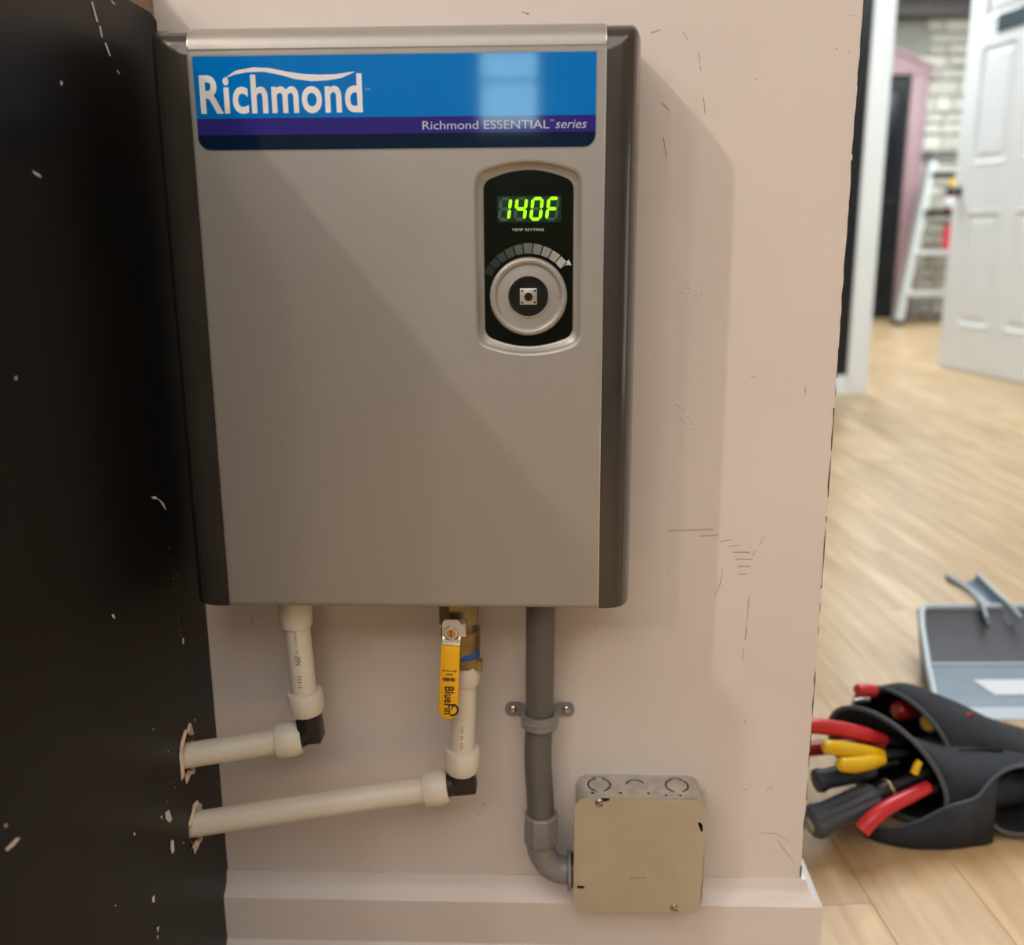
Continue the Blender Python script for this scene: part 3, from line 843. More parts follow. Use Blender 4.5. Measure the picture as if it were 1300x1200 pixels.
obj('shaft_plate', xf(box(-0.0066, 0.0066, -0.003, 0, -0.0062, 0.0062, 0.0008), Matrix.Translation((DX, PY - 0.0008, DZ))), chrome, dial)
obj('shaft', lathe([(0.0032, 0), (0.0032, 0.0035), (0.0026, 0.0042), (0.0001, 0.0042)], (DX, PY - 0.0036, DZ), (0, -1, 0), 18), knob_black, dial)
for sx, sz in ((-1, -1), (1, -1), (1, 1), (-1, 1)):
    obj('corner_pin', lathe([(0.0009, 0), (0.0009, 0.0004), (0.0001, 0.0006)], (DX + sx * 0.0048, PY - 0.0037, DZ + sz * 0.0045), (0, -1, 0), 8), knob_black, dial)
obj('pointer_dot', lathe([(0.0008, 0), (0.0007, 0.0002)], (DX + 0.0228, PY - 0.0044, DZ - 0.0008), (0, -1, 0), 10), ink, dial)

# ================================================================== PIPES
def along(p, q, prof, seg=32):
    """lathe profile given as (t 0..1, radius) from p to q."""
    p, q = Vector(p), Vector(q)
    L = (q - p).length
    return lathe([(r, t * L) for t, r in prof], p, q - p, seg)
NUT = [(0, 0.0125), (0.02, 0.0150), (0.08, 0.0158), (0.6, 0.0160), (0.85, 0.0152), (1, 0.0135)]
PR = 0.0113
# outlet run
p1a, p1b = Vector((-0.2192, -0.055, 0.431)), Vector((-0.2160, -0.055, 0.334))
hole1 = Vector((-0.319, -0.0742, 0.2815))
n1t, n1b = Vector((-0.2160, -0.055, 0.3365)), Vector((-0.2140, -0.055, 0.3145))
c1 = Vector((-0.2105, -0.0553, 0.2925))
e1R, e1L = Vector((-0.2205, -0.0557, 0.2905)), Vector((-0.2430, -0.0598, 0.2885))
run = thing('plastic_pipe', 'ivory plastic pipe run from the heater to the upper wall hole', 'pipe', (-0.215, -0.055, 0.28))
obj('pipe', tube([p1a, (-0.2186, -0.055, 0.40), p1b], PR, 28), pvc, run)
obj('coupling', along((-0.2195, -0.055, 0.431), (-0.2190, -0.055, 0.3985), [(0, 0.0142), (0.1, 0.0146), (0.85, 0.0143), (1, 0.0134)]), pvc, run)
nt = obj('compression_nut', along(n1t, n1b, NUT), pvc, run)
obj('elbow', join(tube(spline([(-0.2140, -0.055, 0.318), (-0.2130, -0.055, 0.304), (-0.2160, -0.0553, 0.2955), (-0.225, -0.056, 0.2910)], 6), 0.0108, 20),
                  xf(box(-0.0095, 0.0105, -0.010, 0.010, -0.0135, 0.0120, 0.0022), Matrix.Translation((-0.2125, -0.0553, 0.3010)) @ Matrix.Rotation(R(-6), 4, 'Y'))), elbow_black, run, label='black plastic elbow')
obj('compression_nut', along(e1L, e1R, NUT), pvc, run)
obj('pipe', tube([e1R, e1L, (hole1 + e1L) / 2, hole1, hole1 + (hole1 - e1L).normalized() * 0.004], PR, 28), pvc, run)
def print_on_pipe(s, a, b, r, mat, parent, h):
    """lettering running along a pipe from a to b on the side turned to the room."""
    v, f = text_geo(s)
    a, b = Vector(a), Vector(b)
    ax, bx = min(p.x for p in v), max(p.x for p in v)
    az, bz = min(p.y for p in v), max(p.y for p in v)
    d = b - a
    side = Vector((0, -1, 0)).cross(d.normalized())
    V = []
    for p in v:
        t = (p.x - ax) / (bx - ax)
        ang = ((p.y - az) / (bz - az) - 0.5) * h / r
        V.append(a + d * t + (Vector((0, -1, 0)) * math.cos(ang) - side * math.sin(ang) * -1) * (r + 0.0002))
    obj('pipe_print', (V, f), mat, parent, smooth=False)
print_on_pipe('NSF', (-0.2166, -0.055, 0.3655), (-0.2170, -0.055, 0.3745), PR, ink, run, 0.0046)
print_on_pipe('|:|||', (-0.2162, -0.055, 0.3440), (-0.2165, -0.055, 0.3550), PR, pipe_ink, run, 0.0036)
print_on_pipe('|||  | ||| |||| ||', (-0.2172, -0.055, 0.3765), (-0.2180, -0.055, 0.3960), PR, pipe_ink, run, 0.0022)

# inlet run
run2 = thing('plastic_pipe', 'ivory plastic pipe run from the brass valve to the lower wall hole', 'pipe', (-0.076, -0.05, 0.235))
v0, v1 = Vector((-0.0722, -0.050, 0.362)), Vector((-0.0758, -0.050, 0.272))
obj('male_adapter', along((-0.0716, -0.05, 0.364), (-0.0722, -0.05, 0.3415), [(0, 0.0125), (0.5, 0.0135), (0.9, 0.0132), (1, 0.012)]), pvc, run2)
obj('pipe', tube([v0, (v0 + v1) / 2, v1], 0.0114, 28), pvc, run2)
obj('compression_nut', along((-0.0755, -0.05, 0.2790), (-0.0760, -0.05, 0.2550), NUT), pvc, run2)
obj('elbow', join(tube(spline([(-0.0760, -0.05, 0.259), (-0.0755, -0.05, 0.2500), (-0.079, -0.0502, 0.2440), (-0.094, -0.0508, 0.2395)], 6), 0.0106, 20),
                  xf(box(-0.0100, 0.0110, -0.010, 0.010, -0.0125, 0.0120, 0.0022), Matrix.Translation((-0.0750, -0.0502, 0.2480)) @ Matrix.Rotation(R(-7), 4, 'Y'))), elbow_black, run2, label='black plastic elbow')
hole2 = Vector((-0.319, -0.0712, 0.2105))
m1, m2 = Vector((-0.1115, -0.052, 0.2368)), Vector((-0.0895, -0.0505, 0.2400))
obj('compression_nut', along(m1, m2, NUT), pvc, run2)
obj('pipe', tube(spline([m2, m1, (-0.158, -0.0565, 0.2318), (-0.2114, -0.0615, 0.2248), hole2, hole2 + Vector((-0.004, -0.0002, -0.0004))], 6), 0.0115, 28), pvc, run2)
print_on_pipe('||| || |||', (-0.0752, -0.05, 0.284), (-0.0742, -0.05, 0.305), 0.0114, pipe_ink, run2, 0.0022)

# brass ball valve with yellow lever
VX, VY = -0.0760, -0.050
valve = thing('ball_valve', 'brass ball valve with a yellow lever under the heater', 'valve', (VX, VY, 0.36))
def hexa(p, q, r, ch=0.0012):
    p, q = Vector(p), Vector(q)
    L = (q - p).length
    return lathe([(r - ch, 0), (r, ch), (r, L - ch), (r - ch, L)], p, q - p, 8, ref=(0.92, 0.38, 0))
body = obj('valve_body', join(lathe([(0.0135, 0), (0.0150, 0.001), (0.0155, 0.006), (0.0172, 0.010), (0.0172, 0.026), (0.0150, 0.029), (0.0140, 0.034), (0.0140, 0.036)], (VX + 0.001, VY, 0.3690), (0, 0, 1), 28),
                              hexa((VX, VY, 0.4005), (VX - 0.0005, VY, 0.4330), 0.0180)), brass, valve, angle=30)
obj('end_nut', join(hexa((VX + 0.0030, VY, 0.3605), (VX + 0.0025, VY, 0.3700), 0.0158), xf(box(-0.004, 0.004, -0.003, 0.003, -0.006, 0.004, 0.001), Matrix.Translation((VX + 0.0162, VY - 0.006, 0.3640)))), brass, valve, angle=30)
obj('thread_sealant', lathe([(0.0146, 0), (0.0152, 0.001), (0.0152, 0.0055), (0.0146, 0.0065)], (VX + 0.0025, VY, 0.3695), (0, 0, 1), 24), blue_tape, valve, label='blue thread sealant')
obj('stem', join(lathe([(0.0085, 0), (0.0085, 0.010), (0.006, 0.011), (0.006, 0.018)], (VX - 0.004, VY - 0.012, 0.4000), (0, -1, 0), 20)), brass, valve)
LVX = -0.0800
LYF = VY - 0.0265
arm = spline([(LVX - 0.0002, LYF, 0.4135), (LVX, LYF - 0.0005, 0.4045), (LVX - 0.0002, LYF - 0.001, 0.3985), (LVX - 0.0004, LYF - 0.006, 0.3935), (LVX - 0.0008, LYF - 0.0095, 0.388)], 4)
hw = [0.0056, 0.0076, 0.0080, 0.0080, 0.0080, 0.0080, 0.0079, 0.0078, 0.0078, 0.0078, 0.0078, 0.0078, 0.0078, 0.0078, 0.0078, 0.0078, 0.0078]
V_, F_ = [], []
for i, p in enumerate(arm):
    k = hw[min(i, len(hw) - 1)]
    V_ += [(p.x - k, p.y - 0.001, p.z), (p.x + k, p.y - 0.001, p.z), (p.x + k, p.y + 0.001, p.z), (p.x - k, p.y + 0.001, p.z)]
for i in range(len(arm) - 1):
    F_ += [(4 * i + k, 4 * i + (k + 1) % 4, 4 * i + 4 + (k + 1) % 4, 4 * i + 4 + k) for k in range(4)]
n_ = len(V_)
F_ += [(0, 1, 2, 3), (n_ - 4, n_ - 3, n_ - 2, n_ - 1)]
stop = xf(box(-0.002, 0.004, -0.001, 0.012, -0.006, 0.006, 0.0006), Matrix.Translation((LVX + 0.0080, LYF, 0.4040)))
lever = obj('lever_plate', join((V_, F_), stop), chrome, valve, angle=30, label='plated steel lever plate')
obj('lever_nut', lathe([(0.0066, 0), (0.0066, 0.0030), (0.0058, 0.0040), (0.0042, 0.0040), (0.0040, 0.0030)], (LVX - 0.0002, LYF - 0.0010, 0.4030), (0, -1, 0), 6, caps=False), chrome, lever, smooth=False)
obj('stem_end', lathe([(0.0042, 0.0), (0.0042, 0.0034), (0.0034, 0.0040), (0.0001, 0.0040)], (LVX - 0.0002, LYF - 0.0010, 0.4030), (0, -1, 0), 14), M('stem_brass', srgb(196, 158, 84), rough=0.35, metal=0.7), lever)
obj('stem_slot', box(LVX - 0.0010, LVX + 0.0006, LYF - 0.0052, LYF - 0.0050, 0.3998, 0.4062), ink_soft, lever, smooth=False)
# grip: rounded flat bar
gy = LYF - 0.0095
g0, g1 = (-0.0803, 0.3935), (-0.0838, 0.3278)
outl = rrect(-0.0083, 0.0083, -0.0335, 0.0335, 0.0075, 7, (1, 1, 0, 0))
outl = [(x * (1 + 0.04 * (-zz / 0.0335)), zz) for x, zz in outl]
rot = Matrix.Rotation(math.atan2(g0[0] - g1[0], g0[1] - g1[1]), 4, 'Y')
gm = Matrix.Translation(((g0[0] + g1[0]) / 2, gy, (g0[1] + g1[1]) / 2)) @ rot
ls = [[(x * k, y, zz * (1 - (1 - k) * .25)) for x, zz in outl] for k, y in ((0.86, 0.0036), (0.97, 0.003), (1, 0.0018), (1, -0.0018), (0.97, -0.003), (0.86, -0.0036))]
geo = join(*[band(a, b) for a, b in zip(ls, ls[1:])], (ls[0], [tuple(range(len(outl)))]), (ls[-1], [tuple(range(len(outl)))]))
bmg = bmesh.new()
gv = xf(geo, gm)
vv = [bmg.verts.new(p) for p in gv[0]]
for t in gv[1]:
    bmg.faces.new([vv[i] for i in t])
bmesh.ops.remove_doubles(bmg, verts=bmg.verts, dist=1e-6)
grip = obj('lever_grip', bmg, yellow_grip, valve, angle=50, label='yellow dipped lever grip')
def on_grip(geo, mat, name):
    obj(name, xf(geo, gm), mat, grip, smooth=False)
fy = -0.0038
v, f = text_fit('BlueFin', -0.0130, 0.0130, -0.0040, 0.0040, 0.0, bold=0.022, spacing=1.04)
on_grip(([(0.0004 + p[2], fy, -0.0155 - p[0]) for p in v], f), ink, 'grip_lettering')
ringp = [(0.0032 + 0.0052 * math.cos(R(a)), -0.0240 + 0.0052 * math.sin(R(a))) for a in range(-110, 91, 20)]
on_grip(stroke(ringp, 0.0018, fy), ink, 'grip_emblem')
for zz, wds in ((0.0022, (0.0018, 0.0012, 0.0022, 0.0016)),):
    x = -0.0052
    for q in wds:
        on_grip(join(stroke([(x, zz), (x, zz + 0.0036)], 0.0008, fy), stroke([(x, zz + 0.0018), (x + q, zz + 0.0018)], 0.001, fy), stroke([(x + q, zz), (x + q, zz + 0.0036)], 0.0008, fy)), ink, 'grip_print')
        x += q + 0.0010
on_grip(join(stroke([(-0.0055, 0.0118), (0.0055, 0.0118)], 0.0008, fy), stroke([(-0.0055, 0.0105), (-0.0055, 0.0135)], 0.0008, fy), stroke([(0.0055, 0.0105), (0.0055, 0.0135)], 0.0008, fy), stroke([(-0.003, 0.0085), (0.003, 0.0085)], 0.0012, fy)), ink_soft, 'grip_print')

# ================================================================== CONDUIT, STRAP, JUNCTION BOX
cd = thing('grey_conduit', 'grey plastic conduit bending from the heater into the steel box', 'conduit', (-0.005, -0.03, 0.14))
cp = spline([(-0.0045, -0.046, 0.433), (-0.0048, -0.044, 0.405), (-0.0053, -0.034, 0.35), (-0.0058, -0.0215, 0.298), (-0.0072, -0.0225, 0.254), (-0.0055, -0.0245, 0.222), (-0.0042, -0.0255, 0.190)], 8)
obj('conduit_tube', tube(cp, 0.0128, 28), conduit_grey, cd)
obj('hub', join(lathe([(0.0160, 0), (0.0170, 0.002), (0.0172, 0.016), (0.0166, 0.028), (0.0150, 0.0295)], (-0.0042, -0.0255, 0.1680), (0, 0, 1), 8, ref=(0.92, 0.38, 0)),
                lathe([(0.0135, 0), (0.0158, 0.004)], (-0.0042, -0.0255, 0.164), (0, 0, 1), 24)), fitting_grey, cd, angle=30)
ex, ez = -0.0042, 0.1340
el = [(ex + 0.0245 - 0.0245 * math.cos(R(a)), -0.0255, 0.1640 - 0.0280 * math.sin(R(a))) for a in range(0, 91, 10)]
obj('elbow', tube([(ex, -0.0255, 0.172)] + el + [(0.0285, -0.0255, 0.1360)], [0.0138] * 3 + [0.0132] * 9, 24), fitting_grey, cd)
obj('flange', lathe([(0.0180, 0), (0.0190, 0.0008), (0.0190, 0.0030), (0.0180, 0.0036)], (0.0212, -0.0255, 0.1360), (1, 0, 0), 28), fitting_grey, cd)
obj('lock_nut', lathe([(0.0165, 0), (0.0165, 0.0046)], (0.0250, -0.0255, 0.1360), (1, 0, 0), 24), knob_black, cd)

sp = thing('pipe_strap', 'grey two hole strap clamping the conduit to the wall', 'pipe strap', (-0.0055, 0.0, 0.292))
sx, sz = -0.0056, 0.2930
sprof = []
for a in range(0, 181, 12):
    sprof.append((sx + 0.0158 * math.cos(R(180 - a)), -0.0205 - 0.0158 * math.sin(R(a))))
pathp = [(sx - 0.0300, -0.0015), (sx - 0.0200, -0.0015), (sx - 0.0166, -0.004), (sx - 0.0158, -0.012)] + sprof + [(sx + 0.0158, -0.012), (sx + 0.0166, -0.004), (sx + 0.0200, -0.0015), (sx + 0.0300, -0.0015)]
V_, F_ = [], []
n_ = len(pathp)
for i, (x, y) in enumerate(pathp):
    a, b = pathp[max(i - 1, 0)], pathp[min(i + 1, n_ - 1)]
    d = Vector((b[0] - a[0], b[1] - a[1])).normalized()
    nx, ny = -d.y * 0.0013, d.x * 0.0013
    hh = 0.0066
    V_ += [(x + nx, y + ny, sz - hh), (x + nx, y + ny, sz + hh), (x - nx, y - ny, sz + hh), (x - nx, y - ny, sz - hh)]
for i in range(n_ - 1):
    F_ += [(4 * i + k, 4 * i + (k + 1) % 4, 4 * i + 4 + (k + 1) % 4, 4 * i + 4 + k) for k in range(4)]
F_ += [(0, 1, 2, 3), (4 * n_ - 4, 4 * n_ - 3, 4 * n_ - 2, 4 * n_ - 1)]
rib = []
for k in range(len(sprof) - 1):
    pass
ears = [lathe([(0.0068, 0), (0.0068, 0.0028)], (sx + s * 0.0262, 0.0, sz), (0, -1, 0), 20) for s in (-1, 1)]
rib = tube([(x, y - 0.0004, sz) for x, y in sprof], 0.0019, 8)
obj('strap_band', join((V_, F_), rib, *ears), fitting_grey, sp, angle=40)
for s in (-1, 1):
    o = obj('screw', lathe([(0.0040, 0), (0.0038, 0.0010), (0.0028, 0.0019), (0.0001, 0.0023)], (sx + s * 0.0252, -0.0027, sz), (0, -1, 0), 18), screw_steel, sp)

jb = thing('junction_box', 'square steel junction box with a tan cover plate beside the conduit', 'electrical box', (0.088, 0.0, 0.104))
BX0, BX1, BZ0, BZ1, BD = 0.0290, 0.1490, 0.1050, 0.2243, 0.0405
lo = rrect(BX0, BX1, BZ0, BZ1, 0.013, 8)
wall_l = [[(x, y, zz) for x, zz in lo] for y in (0.0, -0.002, -BD)]
inn = [(x * 0.985 + 0.015 * 0.089, -BD, zz * 0.985 + 0.015 * 0.1646) for x, zz in lo]
obj('box_body', join((wall_l[0], [tuple(range(len(lo)))]), band(wall_l[0], wall_l[2]), band(wall_l[2], inn), band(inn, [(p[0], -0.003, p[2]) for p in inn])), galv, jb, angle=30)
for kx, r, full in ((0.0508, 0.0112, 1), (0.0850, 0.0092, 0), (0.1240, 0.0112, 1)):
    kz = BZ1 + 0.0002
    def ringk(r0, r1, a0, a1, n=28):
        V, Fc = [], []
        for k in range(n + 1):
            a = R(a0 + (a1 - a0) * k / n)
            V += [(kx + r0 * math.cos(a), -0.0190 + r0 * 1.05 * math.sin(a), kz), (kx + r1 * math.cos(a), -0.0190 + r1 * 1.05 * math.sin(a), kz)]
        return V, [(2 * k, 2 * k + 1, 2 * k + 3, 2 * k + 2) for k in range(n)]
    g = [ringk(r - 0.0014, r, 20, 340 if full else 170)] if not full else [ringk(r - 0.0015, r, -70, 75), ringk(r - 0.0015, r, 105, 250)]
    if full:
        g += [ringk(r + 0.0016, r + 0.0024, 60, 120)]
    obj('knockout', join(*g), hole_dark, jb, smooth=False)
for hx, hy in ((0.0440, -0.0335), (0.0700, -0.0330), (0.0960, -0.0330), (0.1120, -0.0360), (0.1250, -0.0360)):
    obj('nail_hole', ([(hx + 0.0016 * math.cos(R(a)), hy + 0.0013 * math.sin(R(a)), BZ1 + 0.0002) for a in range(0, 360, 45)], [tuple(range(8))]), hole_dark, jb, smooth=False)
obj('knockout', lathe([(0.0112, 0), (0.0112, 0.0003)], (BX0 - 0.0002, -0.0255, 0.1360), (-1, 0, 0), 24), hole_dark, jb)
obj('box_tab', box(BX1 - 0.002, BX1 + 0.0018, -0.030, -0.014, 0.205, 0.218, 0.0005), galv, jb)
# cover plate with cut slots
KX0, KX1, KZ0, KZ1 = 0.0268, 0.1475, 0.1038, 0.2245
def rot2(p, a=R(-0.6), c=(0.0872, 0.1642)):
    x, zz = p[0] - c[0], p[1] - c[1]
    return (c[0] + x * math.cos(a) - zz * math.sin(a), c[1] + x * math.sin(a) + zz * math.cos(a))
co = rrect(KX0, KX1, KZ0, KZ1, 0.0115, 7)
# notch under the top edge, notch in the bottom edge: worked into the outline
def notch(poly, x0, x1, z, depth, top):
    out, done = [], False
    for i, p in enumerate(poly):
        q = poly[(i + 1) % len(poly)]
        out.append(p)
        if not done and abs(p[1] - z) < 1e-5 and abs(q[1] - z) < 1e-5 and abs(p[0] - q[0]) > 0.02:
            s = -1 if top else 1
            xs = (x1, x0) if p[0] > q[0] else (x0, x1)
            m_ = (x0 + x1) / 2
            out += [(xs[0], z), (xs[0], z + s * depth * .7), (m_, z + s * depth), (xs[1], z + s * depth * .7), (xs[1], z)]
            done = True
    return out
co = notch(co, 0.0505, 0.0585, KZ1, 0.0042, True)
co = notch(co, 0.1195, 0.1262, KZ0, 0.0050, False)
slot1 = [(0.0305, 0.1275), (0.0365, 0.1275), (0.0378, 0.1287), (0.0378, 0.1300), (0.0365, 0.1312), (0.0305, 0.1312)]
slot2 = [(0.1405, 0.2010), (0.1425, 0.2020), (0.1448, 0.2000), (0.1458, 0.1940), (0.1456, 0.1905), (0.1440, 0.1925)]
cf = -BD - 0.0022
co, slot1, slot2 = [[rot2(p) for p in l] for l in (co, slot1, slot2)]
fr = fill_holes(co, [slot1, slot2], lambda p: (p[0], cf, p[1]))
bk = fill_holes(co, [slot1, slot2], lambda p: (p[0], cf + 0.0018, p[1]))
cvr = obj('cover_plate', join(fr, bk, *[band([(x, cf, zz) for x, zz in l], [(x, cf + 0.0018, zz) for x, zz in l]) for l in (co, slot1, slot2)]), cover_tan, jb, smooth=False, label='tan steel cover plate')
obj('inner_dark', box(BX0 + 0.004, BX1 - 0.004, -BD + 0.004, -BD + 0.005, BZ0 + 0.004, BZ1 - 0.004), hole_dark, jb, smooth=False)
for qx, qz in ((0.0495, 0.2195), (0.1230, 0.1100)):
    qx, qz = rot2((qx, qz))
    s = obj('cover_screw', lathe([(0.0042, 0), (0.0041, 0.0012), (0.0030, 0.0021), (0.0001, 0.0024)], (qx, cf, qz), (0, -1, 0), 18), screw_steel, cvr)
    obj('screw_slot', xf(box(-0.0030, 0.0030, -0.0003, 0.0003, -0.0004, 0.0004), Matrix.Translation((qx, cf - 0.0024, qz)) @ Matrix.Rotation(0.5, 4, 'Y')), hole_dark, cvr, smooth=False)
em = [stroke([(0.0800 + k * 0.0022, 0.1405), (0.0810 + k * 0.0022, 0.1425)], 0.0007, cf - 0.0002) for k in range(7)]
obj('embossed_mark', join(*em), M('embossed_grey', srgb(120, 104, 84), rough=0.5), cvr, smooth=False)

# ================================================================== TOOL BAG ON THE FLOOR
def ering(c, u, v, n=40, sq=1.0):
    c, u, v = Vector(c), Vector(u), Vector(v)
    out = []
    for k in range(n):
        a = 2 * math.pi * k / n
        ca, sa = math.cos(a), math.sin(a)
        out.append(c + v * math.copysign(abs(ca) ** sq, ca) + u * math.copysign(abs(sa) ** sq, sa))
    return out
def loft(rings, cap_end=True):
    g = [band(a, b) for a, b in zip(rings, rings[1:])]
    if cap_end:
        g.append((rings[-1], [tuple(range(len(rings[-1])))]))
    V, Fc = join(*g)
    b = bmesh.new()
    vs = [b.verts.new(p) for p in V]
    for t in Fc:
        b.faces.new([vs[i] for i in t])
    bmesh.ops.remove_doubles(b, verts=b.verts, dist=1e-6)
    b.verts.index_update()
    out = [v.co.copy() for v in b.verts], [[q.index for q in fc.verts] for fc in b.faces]
    b.free()
    return out
bag = thing('tool_bag', 'black canvas tool bag lying open on the oak floor by the partition', 'bag', (0.52, 0.34, 0.0))
def wob(ring, amt, seed):
    rnd = random.Random(seed)
    ph = [rnd.uniform(0, 6.28) for _ in range(3)]
    out = []
    n = len(ring)
    c = sum(ring, Vector()) / n
    for k, p in enumerate(ring):
        a = 2 * math.pi * k / n
        f = 1 + amt * (math.sin(2 * a + ph[0]) + .6 * math.sin(3 * a + ph[1]) + .4 * math.sin(5 * a + ph[2]))
        q = c + (p - c) * f
        q.z = max(q.z, 0.002)
        out.append(q)
    return out
# rear compartment
ra = [ering((0.4825, 0.375, 0.0655), (-0.012, 0.012, 0.0605), (0.042, -0.066, 0.004)),
      ering((0.520, 0.395, 0.064), (-0.004, 0.010, 0.0600), (0.042, -0.068, 0.0)),
      ering((0.570, 0.410, 0.050), (0, 0.006, 0.0475), (0.042, -0.070, 0.0)),
      ering((0.625, 0.428, 0.034), (0, 0.002, 0.0310), (0.040, -0.068, 0.0)),
      ering((0.690, 0.450, 0.018), (0, 0, 0.0160), (0.034, -0.060, 0.0)),
      ering((0.720, 0.460, 0.013), (0, 0, 0.0090), (0.026, -0.046, 0.0))]
ra = [r if i == 0 else wob(r, 0.012, i) for i, r in enumerate(ra)]
o = obj('rear_compartment', loft(ra), [canvas, lining], bag, angle=60)
# front compartment
rb = [ering((0.432, 0.286, 0.0750), (-0.024, 0.020, 0.0640), (0.050, -0.056, 0.006)),
      ering((0.462, 0.297, 0.058), (-0.016, 0.012, 0.0530), (0.048, -0.060, 0.006)),
      ering((0.500, 0.312, 0.045), (-0.006, 0.008, 0.0425), (0.046, -0.066, 0.010)),
      ering((0.545, 0.330, 0.040), (0, 0.006, 0.0370), (0.044, -0.070, 0.008)),
      ering((0.610, 0.360, 0.032), (0, 0.004, 0.0290), (0.040, -0.070, 0.0)),
      ering((0.680, 0.395, 0.018), (0, 0, 0.0160), (0.032, -0.056, 0.0))]
rb = [r if i == 0 else wob(r, 0.014, 20 + i) for i, r in enumerate(rb)]
o2 = obj('front_compartment', loft(rb), [canvas, lining], bag, angle=60)
# side pocket with its mouth turned to the room
rc = [ering((0.5905, 0.238, 0.0560), (0.004, 0.012, 0.0400), (0.048, -0.004, 0.004), sq=0.8),
      ering((0.600, 0.260, 0.050), (0.0, 0.006, 0.0400), (0.052, 0.004, 0.0), sq=0.8),
      ering((0.618, 0.295, 0.043), (0, 0.0, 0.0360), (0.055, 0.010, 0.0), sq=0.8),
      ering((0.640, 0.330, 0.036), (0, 0.0, 0.028), (0.052, 0.012, 0.0), sq=0.8)]
o3 = obj('side_pocket', loft(rc), [canvas, lining], bag, angle=60)
for q in (o, o2, o3):
    m_ = q.modifiers.new('thickness', 'SOLIDIFY')
    m_.thickness = 0.0025
    m_.offset = -1
    m_.use_flip_normals = False
    m_.material_offset = 1
    m_.material_offset_rim = 0
obj('binding', tube(ra[0], 0.0030, 8, closed=True), binding, bag)
obj('binding', tube(rb[0], 0.0032, 8, closed=True), binding, bag)
obj('binding', tube(rc[0], 0.0026, 8, closed=True), binding, bag)
# low flap of the front compartment, folded out over the floor
fl = spline([(0.395, 0.238, 0.010), (0.412, 0.2265, 0.022), (0.432, 0.2195, 0.029), (0.4536, 0.219, 0.0375), (0.4861, 0.222, 0.0545), (0.519, 0.224, 0.0655), (0.5324, 0.227, 0.0800), (0.544, 0.231, 0.0920)], 5)
fb = spline([(0.398, 0.240, 0.003), (0.412, 0.2280, 0.003), (0.432, 0.2190, 0.003), (0.4521, 0.2148, 0.003), (0.4906, 0.2157, 0.003), (0.520, 0.222, 0.003), (0.538, 0.226, 0.003), (0.548, 0.231, 0.003)], 5)
n_ = len(fl)
gflap = (list(fl) + list(fb), [(i, i + 1, n_ + i + 1, n_ + i) for i in range(n_ - 1)])
o4 = obj('front_flap', gflap, canvas, bag)
o4.modifiers.new('thickness', 'SOLIDIFY').thickness = 0.003
obj('binding', tube(fl, 0.0022, 8), binding, bag)
obj('red_tag', xf(box(-0.013, 0.013, -0.0015, 0.0015, -0.0022, 0.0022, 0.0006), Matrix.Translation((0.560, 0.368, 0.1000)) @ Matrix.Rotation(R(-16), 4, 'Y')), red_thread, bag, label='small red stitched tag')
obj('zip', tube([(0.530, 0.305, 0.083), (0.56, 0.318, 0.078), (0.60, 0.335, 0.068)], 0.0022, 8), lining, bag)

# ------------------------------------------------------------------ tools in the bag
def handle_tool(name, label, cat, pts, rad, mat, shaft=None, part='handle', extra=()):
    base = Vector(pts[0])
    t = thing(name, label, cat, base, group='hand tools in the open bag')
    obj(part, tube(spline(pts, 6), rad, 18), mat, t)
    if shaft:
        obj('shaft', tube(*shaft[:2], 12), shaft[2], t)
    for nm, geo, mt in extra:
        obj(nm, geo, mt, t)
    return t
# red handled pliers: two grips crossing into the bag
t = thing('pliers', 'red handled pliers with one long grip reaching out of the bag', 'pliers', (0.33, 0.25, 0.13), group='hand tools in the open bag')
obj('grip', tube(spline([(0.300, 0.254, 0.1435), (0.335, 0.260, 0.1400), (0.372, 0.270, 0.1300), (0.405, 0.283, 0.1160), (0.430, 0.296, 0.1030)], 6), [0.0085, 0.0098, 0.0098, 0.0092, 0.008], 18), red_plastic, t)
obj('grip', tube(spline([(0.305, 0.268, 0.100), (0.345, 0.282, 0.098), (0.39, 0.292, 0.096), (0.43, 0.294, 0.096)], 6), [0.0085, 0.0095, 0.009, 0.008], 18), red_dark, t)
obj('jaws', join(tube([(0.428, 0.296, 0.1035), (0.450, 0.306, 0.096), (0.466, 0.314, 0.090)], [0.008, 0.009, 0.004], 10, flat=0.6)), tool_steel, t)
t = thing('pliers', 'pliers with two short yellow grips beside the red ones', 'pliers', (0.35, 0.25, 0.11), group='hand tools in the open bag')
obj('grip', tube(spline([(0.336, 0.237, 0.1245), (0.341, 0.238, 0.1240), (0.360, 0.244, 0.1185), (0.392, 0.258, 0.1070), (0.42, 0.270, 0.096)], 5), [0.004, 0.0085, 0.0095, 0.009, 0.0075], 18), yellow_plastic, t)
obj('grip', tube(spline([(0.352, 0.230, 0.1060), (0.358, 0.231, 0.1050), (0.376, 0.236, 0.1015), (0.400, 0.248, 0.0985), (0.418, 0.258, 0.096)], 5), [0.004, 0.0090, 0.0100, 0.0090, 0.006], 18), yellow_plastic, t)
obj('jaws', tube([(0.418, 0.268, 0.097), (0.440, 0.279, 0.094), (0.458, 0.288, 0.090)], [0.007, 0.008, 0.004], 10, flat=0.6), tool_steel, t)
